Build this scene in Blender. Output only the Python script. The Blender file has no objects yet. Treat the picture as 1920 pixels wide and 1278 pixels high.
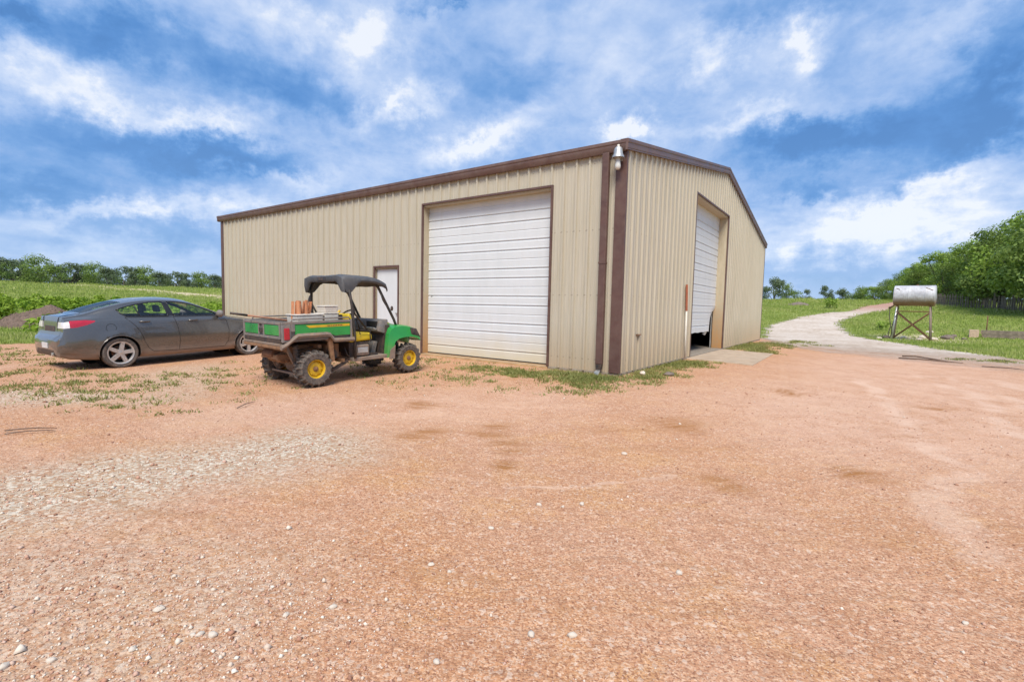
import bpy, bmesh, math, random
import numpy as np
from mathutils import Vector, Matrix
random.seed(7)
RNG = np.random.default_rng(11)
scn = bpy.context.scene
COL = scn.collection
rad = math.radians

# ------------------------------------------------------------------ camera
CAM = np.array([3.833, -9.042, 1.28])
YAW, PITCH, ROLL, FPX = rad(35.4156), rad(-4.0597), rad(1.3236), 912.25
_f = np.array([-math.sin(YAW)*math.cos(PITCH), math.cos(YAW)*math.cos(PITCH), math.sin(PITCH)])
_r0 = np.array([math.cos(YAW), math.sin(YAW), 0.0]); _u0 = np.cross(_r0, _f)
CR = math.cos(ROLL)*_r0 + math.sin(ROLL)*_u0
CU = -math.sin(ROLL)*_r0 + math.cos(ROLL)*_u0
cam_d = bpy.data.cameras.new('camera'); cam = bpy.data.objects.new('camera', cam_d); COL.objects.link(cam)
cam.matrix_world = Matrix(((CR[0], CU[0], -_f[0], CAM[0]), (CR[1], CU[1], -_f[1], CAM[1]), (CR[2], CU[2], -_f[2], CAM[2]), (0, 0, 0, 1)))
cam_d.sensor_width = 36; cam_d.lens = FPX/1920*36; cam_d.clip_start = 0.05; cam_d.clip_end = 6000
scn.camera = cam

# ------------------------------------------------------------------ terrain
BL, BW = 16.584, 16.735           # barn length (along -X) and width (along +Y); near corner at the origin
def ss(a, b, x):
    t = np.clip((x-a)/(b-a), 0, 1); return t*t*(3-2*t)
def gz(x, y):
    x = np.asarray(x, float); y = np.asarray(y, float)
    dx = np.maximum(np.maximum(-BL-x, 0), x); dy = np.maximum(np.maximum(-y, 0), y-BW)
    z = -.06-.15*ss(0, 6, np.hypot(dx, dy))
    rx, ry = x-CAM[0], y-CAM[1]; r = np.hypot(rx, ry)
    a = np.degrees(np.arctan2(rx*CR[0]+ry*CR[1], rx*_f[0]+ry*_f[1]))
    k = ss(-5, 20, a)*(1-ss(120, 170, a)); s = .045+.028*k; rc = 130-35*k
    t = np.maximum(np.minimum(r, rc)-38, 0)
    z = z+s*(t*t/(t+6))-.006*np.maximum(r-rc, 0)
    return z
def gzf(x, y): return float(gz(x, y))

# ------------------------------------------------------------------ object helpers
def tag(o, label=None, cat=None, group=None, kind=None):
    if label: o['label'] = label
    if cat: o['category'] = cat
    if group: o['group'] = group
    if kind: o['kind'] = kind
    return o
def empty(name, loc=(0, 0, 0), rz=0, label=None, cat=None, group=None):
    o = bpy.data.objects.new(name, None); COL.objects.link(o)
    o.empty_display_size = .2; o.location = loc; o.rotation_euler = (0, 0, rz)
    return tag(o, label, cat, group)
def link_mesh(name, me, mat=None, parent=None):
    o = bpy.data.objects.new(name, me); COL.objects.link(o)
    if mat is not None: me.materials.append(mat)
    if parent is not None: o.parent = parent
    return o
def copy_tree(o, parent=None):
    c = o.copy(); COL.objects.link(c); c.parent = parent
    for ch in list(o.children): copy_tree(ch, c)
    return c
def np_mesh(name, V, F, smooth=False):
    """fast mesh from an (n,3) array and an (m,k) face index array"""
    me = bpy.data.meshes.new(name)
    V = np.asarray(V, np.float32); F = np.asarray(F, np.int32); k = F.shape[1]
    me.vertices.add(len(V)); me.vertices.foreach_set('co', V.ravel())
    me.loops.add(F.size); me.loops.foreach_set('vertex_index', F.ravel())
    me.polygons.add(len(F)); me.polygons.foreach_set('loop_start', np.arange(0, F.size, k, dtype=np.int32))
    me.polygons.foreach_set('loop_total', np.full(len(F), k, np.int32))
    if smooth: me.polygons.foreach_set('use_smooth', np.ones(len(F), bool))
    me.update(calc_edges=True); return me
def attr(me, name, vals, domain='POINT'):
    a = me.attributes.new(name, 'FLOAT', domain); a.data.foreach_set('value', np.asarray(vals, np.float32))

class MB:
    def __init__(s): s.v = []; s.f = []
    def add(s, V, F):
        n = len(s.v); s.v += [tuple(map(float, p)) for p in V]; s.f += [tuple(i+n for i in q) for q in F]; return s
    def box(s, x0, x1, y0, y1, z0, z1):
        V = [(x0, y0, z0), (x1, y0, z0), (x1, y1, z0), (x0, y1, z0), (x0, y0, z1), (x1, y0, z1), (x1, y1, z1), (x0, y1, z1)]
        return s.add(V, [(0, 3, 2, 1), (4, 5, 6, 7), (0, 1, 5, 4), (1, 2, 6, 5), (2, 3, 7, 6), (3, 0, 4, 7)])
    def hexa(s, B, T):
        return s.add(list(B)+list(T), [(0, 3, 2, 1), (4, 5, 6, 7), (0, 1, 5, 4), (1, 2, 6, 5), (2, 3, 7, 6), (3, 0, 4, 7)])
    def prism(s, poly, axis, a, b):
        """extrude a 2-D polygon along an axis from a to b; polygon given in the two other axes in order"""
        def P(q, t):
            if axis == 0: return (t, q[0], q[1])
            if axis == 1: return (q[0], t, q[1])
            return (q[0], q[1], t)
        n = len(poly); V = [P(q, a) for q in poly]+[P(q, b) for q in poly]
        F = [tuple(range(n)), tuple(range(2*n-1, n-1, -1))]+[(i, i+n, (i+1) % n+n, (i+1) % n) for i in range(n)]
        return s.add(V, F)
    def tube(s, pts, r, n=8, cap=True):
        pts = [Vector(p) for p in pts]; m = len(pts)
        rs = r if isinstance(r, (list, tuple)) else [r]*m
        rings = []; up = None
        for i, p in enumerate(pts):
            d = (pts[min(i+1, m-1)]-pts[max(i-1, 0)]).normalized()
            if up is None:
                up = Vector((0, 0, 1)) if abs(d.z) < .9 else Vector((1, 0, 0))
            a = d.cross(up).normalized(); b = a.cross(d).normalized(); up = b
            rings.append([p+(a*math.cos(2*math.pi*k/n)+b*math.sin(2*math.pi*k/n))*rs[i] for k in range(n)])
        V = [q for R in rings for q in R]; F = []
        for i in range(m-1):
            for k in range(n): F.append((i*n+k, i*n+(k+1) % n, (i+1)*n+(k+1) % n, (i+1)*n+k))
        if cap: F += [tuple(range(n-1, -1, -1)), tuple((m-1)*n+k for k in range(n))]
        return s.add(V, F)
    def bar(s, a, b, w, h=None):
        a, b = Vector(a), Vector(b); h = h or w; d = (b-a).normalized()
        up = Vector((0, 0, 1)) if abs(d.z) < .95 else Vector((1, 0, 0))
        x = d.cross(up).normalized()*w/2; y = x.cross(d).normalized()*h/2
        return s.hexa([a-x-y, a+x-y, a+x+y, a-x+y], [b-x-y, b+x-y, b+x+y, b-x+y])
    def lathe(s, prof, c=(0, 0, 0), axis=2, n=24):
        """prof: (radius, height) pairs revolved about an axis through c"""
        V = []; m = len(prof)
        for k in range(n):
            ca, sa = math.cos(2*math.pi*k/n), math.sin(2*math.pi*k/n)
            for r, h in prof:
                q = (r*ca, r*sa, h) if axis == 2 else ((h, r*ca, r*sa) if axis == 0 else (r*sa, h, r*ca))
                V.append((c[0]+q[0], c[1]+q[1], c[2]+q[2]))
        F = []
        for k in range(n):
            for j in range(m-1):
                F.append((k*m+j, ((k+1) % n)*m+j, ((k+1) % n)*m+j+1, k*m+j+1))
        return s.add(V, F)
    def loft(s, secs, closed=True, cap=True):
        n = len(secs[0]); V = [p for S in secs for p in S]; F = []
        for i in range(len(secs)-1):
            for k in range(n if closed else n-1):
                F.append((i*n+k, i*n+(k+1) % n, (i+1)*n+(k+1) % n, (i+1)*n+k))
        if cap and closed: F += [tuple(range(n-1, -1, -1)), tuple((len(secs)-1)*n+k for k in range(n))]
        return s.add(V, F)
    def blob(s, c, r, n=10, m=7, seed=0, j=.15):
        rg = random.Random(seed); V = []; F = []
        rx, ry, rz = r if isinstance(r, (tuple, list)) else (r, r, r)
        for i in range(m+1):
            t = math.pi*i/m
            for k in range(n):
                p = 2*math.pi*k/n; q = 1+rg.uniform(-j, j)
                V.append((c[0]+rx*q*math.sin(t)*math.cos(p), c[1]+ry*q*math.sin(t)*math.sin(p), c[2]+rz*q*math.cos(t)))
        for i in range(m):
            for k in range(n): F.append((i*n+k, (i+1)*n+k, (i+1)*n+(k+1) % n, i*n+(k+1) % n))
        return s.add(V, F)
    def build(s, name, mat, parent=None, bevel=0, smooth=False, seg=2, auto=None):
        me = bpy.data.meshes.new(name); me.from_pydata(s.v, [], s.f); me.validate()
        bm = bmesh.new(); bm.from_mesh(me)
        bmesh.ops.remove_doubles(bm, verts=bm.verts, dist=1e-5)
        bmesh.ops.recalc_face_normals(bm, faces=bm.faces)
        if bevel:
            es = [e for e in bm.edges if len(e.link_faces) == 2 and e.calc_face_angle(0) > .6]
            bmesh.ops.bevel(bm, geom=es, offset=bevel, segments=seg, affect='EDGES', clamp_overlap=True, profile=.5)
        if auto is not None:
            for f in bm.faces: f.smooth = True
            for e in bm.edges:
                if len(e.link_faces) == 2 and e.calc_face_angle(0) > auto: e.smooth = False
        elif smooth:
            for f in bm.faces: f.smooth = True
        bm.to_mesh(me); bm.free()
        return link_mesh(name, me, mat, parent)

# ------------------------------------------------------------------ material helpers
def newmat(name):
    m = bpy.data.materials.new(name); m.use_nodes = True; nt = m.node_tree; nt.nodes.clear()
    out = nt.nodes.new('ShaderNodeOutputMaterial'); return m, nt, out
class G:
    """tiny node-graph helper"""
    def __init__(s, nt): s.nt = nt
    def n(s, t, **kw):
        nd = s.nt.nodes.new(t)
        for k, v in kw.items(): setattr(nd, k, v)
        return nd
    def put(s, sock, v):
        if v is None: return
        if isinstance(v, bpy.types.NodeSocket): s.nt.links.new(v, sock)
        else:
            if sock.type == 'RGBA' and len(v) == 3: v = (*v, 1)
            sock.default_value = v
    def math(s, op, a, b=None, c=None, clamp=False):
        nd = s.n('ShaderNodeMath', operation=op, use_clamp=clamp)
        for i, v in enumerate((a, b, c)): s.put(nd.inputs[i], v)
        return nd.outputs[0]
    def vmath(s, op, a, b=None):
        nd = s.n('ShaderNodeVectorMath', operation=op)
        s.put(nd.inputs[0], a); s.put(nd.inputs[1], b)
        return nd.outputs['Value'] if op in ('LENGTH', 'DOT_PRODUCT', 'DISTANCE') else nd.outputs[0]
    def mix(s, f, a, b, blend='MIX'):
        nd = s.n('ShaderNodeMix', data_type='RGBA', blend_type=blend)
        s.put(nd.inputs[0], f); s.put(nd.inputs[6], a); s.put(nd.inputs[7], b); return nd.outputs[2]
    def noise(s, vec, scale, detail=4, rough=.55, dist=0, dim='3D'):
        nd = s.n('ShaderNodeTexNoise', noise_dimensions=dim)
        s.put(nd.inputs['Vector'], vec); s.put(nd.inputs['Scale'], scale); s.put(nd.inputs['Detail'], detail)
        s.put(nd.inputs['Roughness'], rough); s.put(nd.inputs['Distortion'], dist); return nd.outputs[0]
    def voro(s, vec, scale, feature='F1', rnd=1):
        nd = s.n('ShaderNodeTexVoronoi', feature=feature)
        s.put(nd.inputs['Vector'], vec); s.put(nd.inputs['Scale'], scale); s.put(nd.inputs['Randomness'], rnd); return nd
    def ramp(s, f, stops, interp='LINEAR'):
        nd = s.n('ShaderNodeValToRGB'); cr = nd.color_ramp; cr.interpolation = interp
        while len(cr.elements) < len(stops): cr.elements.new(.5)
        for e, (p, c) in zip(cr.elements, stops):
            e.position = p; e.color = (*c, 1) if len(c) == 3 else c
        s.put(nd.inputs[0], f); return nd.outputs[0]
    def remap(s, v, a, b, c=0, d=1, smooth=False):
        nd = s.n('ShaderNodeMapRange', clamp=True)
        if smooth: nd.interpolation_type = 'SMOOTHSTEP'
        for i, q in enumerate((v, a, b, c, d)): s.put(nd.inputs[i], q)
        return nd.outputs[0]
    def scale(s, vec, sc):
        nd = s.n('ShaderNodeMapping'); s.put(nd.inputs['Vector'], vec); nd.inputs['Scale'].default_value = sc; return nd.outputs[0]
    def attr(s, name): 
        nd = s.n('ShaderNodeAttribute', attribute_name=name); return nd.outputs['Fac']
    def obj(s): return s.n('ShaderNodeTexCoord').outputs['Object']
    def pos(s): return s.n('ShaderNodeNewGeometry').outputs['Position']
    def sep(s, v):
        nd = s.n('ShaderNodeSeparateXYZ'); s.put(nd.inputs[0], v); return nd.outputs
    def comb(s, x, y, z):
        nd = s.n('ShaderNodeCombineXYZ')
        for i, v in enumerate((x, y, z)): s.put(nd.inputs[i], v)
        return nd.outputs[0]
    def bump(s, h, strength=.3, dist=.02, normal=None):
        nd = s.n('ShaderNodeBump'); s.put(nd.inputs['Height'], h); nd.inputs['Strength'].default_value = strength
        nd.inputs['Distance'].default_value = dist; s.put(nd.inputs['Normal'], normal); return nd.outputs[0]
    def pbr(s, out, color, rough=.6, metal=0, normal=None, coat=0, spec=.5, **kw):
        b = s.n('ShaderNodeBsdfPrincipled')
        s.put(b.inputs['Base Color'], color); s.put(b.inputs['Roughness'], rough); s.put(b.inputs['Metallic'], metal)
        s.put(b.inputs['Coat Weight'], coat); s.put(b.inputs['Specular IOR Level'], spec); s.put(b.inputs['Normal'], normal)
        for k, v in kw.items(): s.put(b.inputs[k], v)
        if out is not None: s.nt.links.new(b.outputs[0], out.inputs[0])
        return b.outputs[0]

def grimy(name, col, rough=.5, metal=0, var=.12, scale=6, dirt=None, dirt_amt=.5, dirt_z=None, bump=.0, coat=0, spec=.5, fine=60):
    """painted / plastic / metal surface with uneven tone and optional dried mud that settles low (dirt_z = height where it ends)"""
    m, nt, out = newmat(name); g = G(nt); p = g.obj()
    n1 = g.noise(p, scale, 5, .6); n2 = g.noise(p, fine, 3, .6)
    v = g.math('ADD', g.math('MULTIPLY', n1, .7), g.math('MULTIPLY', n2, .3))
    dk = tuple(c*(1-var*2.0) for c in col); lt = tuple(min(1, c*(1+var*1.6)) for c in col)
    c = g.ramp(v, [(.3, dk), (.5, col), (.72, lt)])
    r = g.remap(n1, .3, .7, max(.05, rough-.1), min(1, rough+.12))
    if dirt:
        d = g.remap(g.noise(p, scale*1.7, 7, .68, .4), .38, .68)
        if dirt_z is not None:
            z = g.sep(p)[2]
            d = g.math('MULTIPLY', g.remap(g.math('ADD', z, g.math('MULTIPLY', n1, .35*dirt_z[1])), dirt_z[0]+.2*dirt_z[1], dirt_z[0]+dirt_z[1], 1.4, 0), g.math('ADD', d, .35), clamp=True)
        d = g.math('MULTIPLY', d, dirt_amt, clamp=True)
        c = g.mix(d, c, dirt); r = g.math('ADD', g.math('MULTIPLY', d, .35), r, clamp=True)
    nrm = g.bump(g.math('ADD', n1, g.math('MULTIPLY', n2, .4)), bump, .01) if bump else None
    g.pbr(out, c, r, metal, nrm, coat, spec); return m
# ------------------------------------------------------------------ light and sky
EXPO = 1.78
SUN_EL, SUN_AZ = rad(54), rad(150)     # azimuth clockwise from +Y (north)
scn.view_settings.view_transform = 'Standard'; scn.view_settings.look = 'None'
scn.view_settings.exposure = EXPO; scn.view_settings.gamma = 1
sd = bpy.data.lights.new('sun', 'SUN'); sd.energy = 1.28; sd.angle = rad(26); sd.color = (1, .94, .84)
so = bpy.data.objects.new('sun', sd); COL.objects.link(so)
sdir = Vector((math.sin(SUN_AZ)*math.cos(SUN_EL), math.cos(SUN_AZ)*math.cos(SUN_EL), math.sin(SUN_EL)))
so.rotation_euler = sdir.to_track_quat('Z', 'Y').to_euler(); so.location = (20, -20, 40)

BLOBS = [(-74.58, 21.43, 0.03649, -0.11785, 0.36309, -0.42), (-60.97, 20.62, 0.02048, 0.06464, 0.23184, -0.4), (-80.47, 21.5, 0.30115, -0.39067, 0.50475, -0.45), (-72.96, 13.46, 0.01035, -0.00011, 0.33074, -0.42), (-79.69, 9.52, 0.03576, -0.01169, 0.53584, -0.42), (-63.49, 13.67, 0.04581, -0.13135, 0.44429, -0.34), (-71.16, 5.96, 0.01675, 0.00368, 1.01947, -0.28), (0.54, 16.31, 0.01502, -0.00442, 0.1932, -0.5), (6.58, 13.11, 0.06053, -0.05642, 0.25079, -0.5), (-6.28, 15.67, 0.06147, 0.07157, 0.26727, -0.32), (8.68, 19.39, 0.22631, 0.08202, 0.09011, -0.4), (-4.67, 11.72, 0.11777, 0.39432, 2.057, -0.35), (-8.92, 27.67, 0.01798, 0.1206, 0.52246, -0.26), (-39.73, 24.0, 0.02342, -0.03107, 0.34321, -0.18), (-0.76, 4.53, 0.02022, 0.04585, 0.81163, -0.22), (-43.44, 30.37, 0.0974, -0.44293, 2.85436, -0.3), (-77.16, 17.12, 0.02904, 0.09201, 0.47639, 0.32), (-68.0, 16.04, 0.04564, -0.02403, 0.66626, 0.4), (-52.01, 26.61, 0.05353, -0.03865, 0.14108, 0.45), (-49.73, 20.5, 0.09584, -0.3492, 0.54865, 0.42), (-40.22, 18.08, 0.03849, -0.13938, 0.32316, 0.48), (-71.92, 8.06, 0.04783, -0.37435, 1.08706, 0.36), (-22.47, 19.37, 0.1739, -0.03306, 0.54307, 0.62), (-14.76, 25.18, 0.1574, -0.00295, 0.24002, 0.4), (-6.84, 24.52, 0.19316, -0.10573, 0.303, 0.42), (-10.79, 18.64, 0.02847, -0.02206, 0.85233, 0.35), (0.66, 8.17, 0.01245, -0.02362, 0.26089, 0.5), (6.37, 11.22, 0.1358, -0.48182, 0.77509, 0.4), (-58.91, 26.77, 0.05209, -0.07843, 0.60669, 0.22), (-24.75, 24.92, 0.03694, -0.09624, 0.2464, 0.24), (-59.03, 12.72, 0.06166, -0.26295, 1.1168, 0.34), (-78.63, 2.69, 0.04665, -0.29343, 1.93123, 0.2), (-19.28, 28.96, 0.01672, 0.07477, 0.34929, 0.16), (4.76, 24.21, 0.11838, -0.18996, 0.6505, 0.16), (-31.41, 28.36, 0.02792, 0.00966, 0.31349, 0.14)]
def make_world():
    w = bpy.data.worlds.new('World'); scn.world = w; w.use_nodes = True; nt = w.node_tree; nt.nodes.clear(); g = G(nt)
    d = g.n('ShaderNodeTexCoord').outputs['Generated']
    x, y, z = g.sep(d)
    zc = g.math('MAXIMUM', z, .0)
    pl = g.comb(g.math('DIVIDE', x, g.math('ADD', zc, .16)), g.math('DIVIDE', y, g.math('ADD', zc, .16)), 0)
    # cloud masses in azimuth / elevation (degrees), edges broken up by noise
    w1 = g.n('ShaderNodeTexNoise'); g.put(w1.inputs['Vector'], d); w1.inputs['Scale'].default_value = 7; w1.inputs['Detail'].default_value = 7; w1.inputs['Roughness'].default_value = .66
    wx, wy, wz = g.sep(w1.outputs['Color'])
    az = g.math('ADD', g.math('MULTIPLY', g.math('ARCTAN2', x, y), 57.29578), g.math('MULTIPLY_ADD', wx, 16, -8))
    el = g.math('ADD', g.math('MULTIPLY', g.math('ARCSINE', z), 57.29578), g.math('MULTIPLY_ADD', wy, 9, -4.5))
    w2 = g.n('ShaderNodeTexNoise'); g.put(w2.inputs['Vector'], g.vmath('MULTIPLY', d, (1, 1, 1.5))); w2.inputs['Scale'].default_value = 24; w2.inputs['Detail'].default_value = 6; w2.inputs['Roughness'].default_value = .6
    ux, uy, uz = g.sep(w2.outputs['Color'])
    az = g.math('ADD', az, g.math('MULTIPLY_ADD', ux, 5, -2.5)); el = g.math('ADD', el, g.math('MULTIPLY_ADD', uy, 3.4, -1.7))
    tot = None
    for a0, e0, A, B, Cc, amp in BLOBS:
        da = g.math('SUBTRACT', az, a0); de = g.math('SUBTRACT', el, e0)
        q = g.math('ADD', g.math('MULTIPLY', g.math('MULTIPLY', da, da), -A*.8), g.math('MULTIPLY', de, g.math('ADD', g.math('MULTIPLY', da, -B*.8), g.math('MULTIPLY', de, -Cc*.8))))
        q = g.math('MULTIPLY', g.math('EXPONENT', q), amp*1.05)
        tot = q if tot is None else g.math('ADD', tot, q)
    n1 = g.noise(pl, 1.1, 8, .58, .3); n2 = g.noise(pl, 3.2, 9, .64, .35); n3 = g.noise(g.vmath('MULTIPLY', d, (1, 1, 1.7)), 13, 8, .62, .2)
    v = g.math('ADD', g.math('MULTIPLY', tot, 1.0), .535)
    v = g.math('ADD', v, g.math('MULTIPLY_ADD', n1, .44, -.22))
    v = g.math('ADD', v, g.math('MULTIPLY_ADD', n2, .50, -.25))
    bl = g.math('ABSOLUTE', g.math('MULTIPLY_ADD', g.noise(g.vmath('MULTIPLY', d, (1, 1, 1.6)), 10, 6, .55, .3), 2, -1))
    v = g.math('ADD', v, g.math('MULTIPLY_ADD', bl, -.34, .08))
    v = g.math('ADD', v, g.math('MULTIPLY_ADD', n3, .22, -.11))
    K = 1/(.1*2**EXPO)
    def s2l(c): return tuple(((q/255+.055)/1.055)**2.4 if q > 10 else q/3300 for q in c)
    stops = [(.0, (62, 120, 186)), (.15, (82, 138, 204)), (.34, (116, 162, 220)), (.52, (150, 184, 233)), (.70, (182, 205, 242)), (.86, (208, 223, 249)), (1.0, (240, 245, 254))]
    c = g.ramp(v, [(p, s2l(q)) for p, q in stops])
    # towards the horizon the deck pales
    c = g.mix(g.remap(el, 1.0, 9.0, .55, 0, True), c, s2l((186, 212, 248)))
    c = g.vmath('MULTIPLY', c, (K, K, K))
    sky = g.n('ShaderNodeTexSky', sky_type='NISHITA', sun_disc=False, sun_elevation=SUN_EL, sun_rotation=SUN_AZ, air_density=1, dust_density=1.2, ozone_density=1.5)
    c = g.mix(g.remap(v, .0, .45, .12, .04), c, sky.outputs[0])
    bg = g.n('ShaderNodeBackground'); g.put(bg.inputs[0], c); bg.inputs[1].default_value = .1
    o = g.n('ShaderNodeOutputWorld'); nt.links.new(bg.outputs[0], o.inputs[0])
    w.cycles.sampling_method = 'MANUAL'; w.cycles.sample_map_resolution = 512
make_world()
scn.render.engine = 'CYCLES'
scn.cycles.use_denoising = True
scn.cycles.max_bounces = 6; scn.cycles.transparent_max_bounces = 12; scn.cycles.diffuse_bounces = 3; scn.cycles.glossy_bounces = 3
scn.cycles.caustics_reflective = False; scn.cycles.caustics_refractive = False

# ------------------------------------------------------------------ materials
M = {}
DIRT = (.40, .23, .13)
def m_ground():
    m, nt, out = newmat('meadow_soil'); g = G(nt); p = g.pos()
    n1 = g.noise(p, .12, 6, .6); n2 = g.noise(p, 1.6, 6, .65); n3 = g.noise(p, 14, 4, .7)
    c = g.ramp(n1, [(.3, (.165, .22, .040)), (.5, (.23, .28, .06)), (.7, (.31, .33, .10))])
    c = g.mix(g.remap(n2, .52, .72, 0, .55), c, (.40, .33, .16))
    c = g.mix(g.remap(n3, .3, .7, .35, 0), c, (.07, .12, .02))
    c = g.mix(g.attr('dry'), c, g.ramp(n2, [(.3, (.46, .38, .22)), (.7, (.60, .50, .33))]))
    b = g.bump(g.math('ADD', n2, n3), .5, .06)
    g.pbr(out, c, .95, 0, b, spec=.1); return m
M['meadow'] = m_ground()

def sheet_alpha(g, out, bsdf, lo=-.25, hi=.25, amp=1.3, sc=1.3, fade=False):
    p = g.pos(); e = g.attr('edge')
    n = g.math('ADD', g.math('MULTIPLY', g.noise(p, sc, 5, .65), .7), g.math('MULTIPLY', g.noise(p, sc*9, 3, .6), .3))
    a = g.remap(g.math('ADD', e, g.math('MULTIPLY_ADD', n, 2*amp, -amp)), lo, hi)
    if fade: a = g.math('MULTIPLY', a, g.remap(g.math('ADD', g.sep(p)[1], g.math('MULTIPLY_ADD', n, 12, -6)), 8.5, 19.0))
    tr = g.n('ShaderNodeBsdfTransparent'); mx = g.n('ShaderNodeMixShader')
    g.put(mx.inputs[0], a); g.nt.links.new(tr.outputs[0], mx.inputs[1]); g.nt.links.new(bsdf, mx.inputs[2])
    g.nt.links.new(mx.outputs[0], out.inputs[0])

def seg_dist(g, xy, a, b):
    """distance from point socket xy to a world segment"""
    ab = (b[0]-a[0], b[1]-a[1]); L2 = ab[0]**2+ab[1]**2
    x, y, _ = g.sep(xy)
    dx = g.math('SUBTRACT', x, a[0]); dy = g.math('SUBTRACT', y, a[1])
    t = g.math('DIVIDE', g.math('ADD', g.math('MULTIPLY', dx, ab[0]), g.math('MULTIPLY', dy, ab[1])), L2, clamp=True)
    ex = g.math('SUBTRACT', dx, g.math('MULTIPLY', t, ab[0])); ey = g.math('SUBTRACT', dy, g.math('MULTIPLY', t, ab[1]))
    return g.math('SQRT', g.math('ADD', g.math('MULTIPLY', ex, ex), g.math('MULTIPLY', ey, ey)))

def m_yard():
    m, nt, out = newmat('red_granite_gravel'); g = G(nt); p = g.pos()
    wn = g.n('ShaderNodeTexNoise'); g.put(wn.inputs['Vector'], p); wn.inputs['Scale'].default_value = .9; wn.inputs['Detail'].default_value = 5
    pw = g.vmath('ADD', p, g.vmath('MULTIPLY', g.vmath('SUBTRACT', wn.outputs['Color'], (.5, .5, .5)), (.9, .9, 0)))
    big = g.noise(p, .42, 6, .65, .4); mid = g.noise(p, 1.9, 7, .68, .3); fine = g.noise(p, 42, 5, .75); clod = g.noise(p, 9, 6, .7)
    vor = g.voro(p, 120); vor2 = g.voro(p, 52)
    vr = g.sep(vor.outputs['Color'])[0]; vr2 = g.sep(vor2.outputs['Color'])[1]
    c = g.ramp(big, [(.30, (.53, .245, .112)), (.44, (.56, .285, .148)), (.56, (.57, .305, .182)), (.70, (.61, .355, .205))])
    c = g.mix(g.remap(mid, .50, .66, 0, .8), c, (.60, .315, .128))          # orange fines
    c = g.mix(g.remap(mid, .30, .44, .6, 0), c, (.46, .225, .125))            # redder, stonier ground
    c = g.mix(g.remap(vr, .55, .92, 0, .80), c, (.72, .49, .33))              # pale grains
    c = g.mix(g.remap(vr, .02, .36, .80, 0), c, (.25, .11, .065))              # dark grains
    c = g.mix(g.remap(vr2, .88, .96, 0, .6), c, (.74, .58, .45))
    c = g.mix(g.remap(fine, .36, .56, .42, 0), c, (.31, .145, .08))
    c = g.mix(g.remap(clod, .36, .50, .38, 0), c, (.36, .175, .095))
    # wheel marks swept round the corner of the barn: bands of constant distance from a turning centre
    dx = g.vmath('SUBTRACT', pw, (-3.2, 2.2, 0)); x_, y_, z_ = g.sep(dx)
    rr = g.math('SQRT', g.math('ADD', g.math('MULTIPLY', x_, x_), g.math('MULTIPLY', y_, y_))); th = g.math('ARCTAN2', y_, x_)
    st = g.noise(g.comb(g.math('MULTIPLY', rr, 2.6), g.math('MULTIPLY', th, 2.2), 0), 1.0, 6, .68, .5)
    st2 = g.noise(g.comb(g.math('MULTIPLY', rr, 9), g.math('MULTIPLY', th, 5), 3), 1.0, 5, .7, .3)
    c = g.mix(g.remap(st, .54, .70, 0, .55), c, (.40, .195, .085))
    c = g.mix(g.remap(st2, .56, .74, 0, .40), c, (.37, .18, .09))
    c = g.mix(g.remap(st, .30, .42, .35, 0), c, (.64, .41, .27))
    pk = g.remap(seg_dist(g, pw, (4.2, -.5), (5.5, 10.5)), .8, 4.2, 1, 0, True)
    pk = g.math('MAXIMUM', pk, g.math('MULTIPLY', .8, g.remap(seg_dist(g, pw, (-2.4, -5.6), (-.2, -3.2)), .3, 1.8, 1, 0, True)))
    c = g.mix(g.math('MULTIPLY', pk, g.remap(mid, .35, .62, .15, .55)), c, (.68, .455, .345))
    tr = None
    for a, b, w in [((4.02, 4.3), (4.45, -.2), .13), ((4.45, -.2), (4.64, -2.9), .13), ((4.64, -2.9), (4.45, -5.0), .12), ((5.25, 6.4), (5.80, 2.35), .15), ((5.80, 2.35), (5.55, -.5), .15), ((6.6, 7.0), (7.0, 3.0), .14), ((5.55, 7.5), (6.3, 2.3), .10),
                    ((1.63, -5.89), (2.55, -4.71), .03)]:
        q = g.remap(seg_dist(g, pw, a, b), w*.4, w*1.6, 1, 0, True)
        tr = q if tr is None else g.math('MAXIMUM', tr, q)
    c = g.mix(g.math('MULTIPLY', tr, g.remap(mid, .37, .60, .05, .46)), c, (.69, .49, .37))
    dm = None
    for (x, y), r in [((.45, -4.5), .30), ((1.28, -5.45), .17), ((-.1, -5.1), .25), ((1.0, -4.9), .25), ((2.1, -2.9), .40), ((-1.2, -4.2), .3), ((3.0, -4.6), .2), ((4.9, 1.0), .22), ((4.0, -3.6), .25), ((2.9, .8), .3)]:
        q = g.remap(g.vmath('LENGTH', g.vmath('SUBTRACT', g.vmath('MULTIPLY', pw, (1, 1, 0)), (x, y, 0))), r*.2, r*1.6, 1, 0, True)
        dm = q if dm is None else g.math('MAXIMUM', dm, q)
    c = g.mix(g.math('MULTIPLY', dm, g.remap(st2, .36, .60)), c, (.34, .150, .05))
    # pale limestone gravel spread on the left of the yard
    z1 = g.remap(seg_dist(g, pw, (-1.25, -8.7), (-.70, -6.35)), .25, 1.35, 1, 0, True)
    z1 = g.math('MAXIMUM', z1, g.math('MULTIPLY', .45, g.remap(seg_dist(g, pw, (-.2, -9.0), (1.2, -8.3)), .2, 1.3, 1, 0, True)))
    z1 = g.math('MAXIMUM', z1, g.remap(seg_dist(g, pw, (-6.5, -7.9), (-5.3, -7.1)), .2, .9, .75, 0, True))
    z1 = g.math('MAXIMUM', z1, g.math('MULTIPLY', .5, g.remap(seg_dist(g, pw, (-7.5, -4.6), (-4.6, -6.2)), .2, 1.1, 1, 0, True)))
    v3 = g.voro(p, 40); vr3 = g.sep(v3.outputs['Color'])[2]
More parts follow.
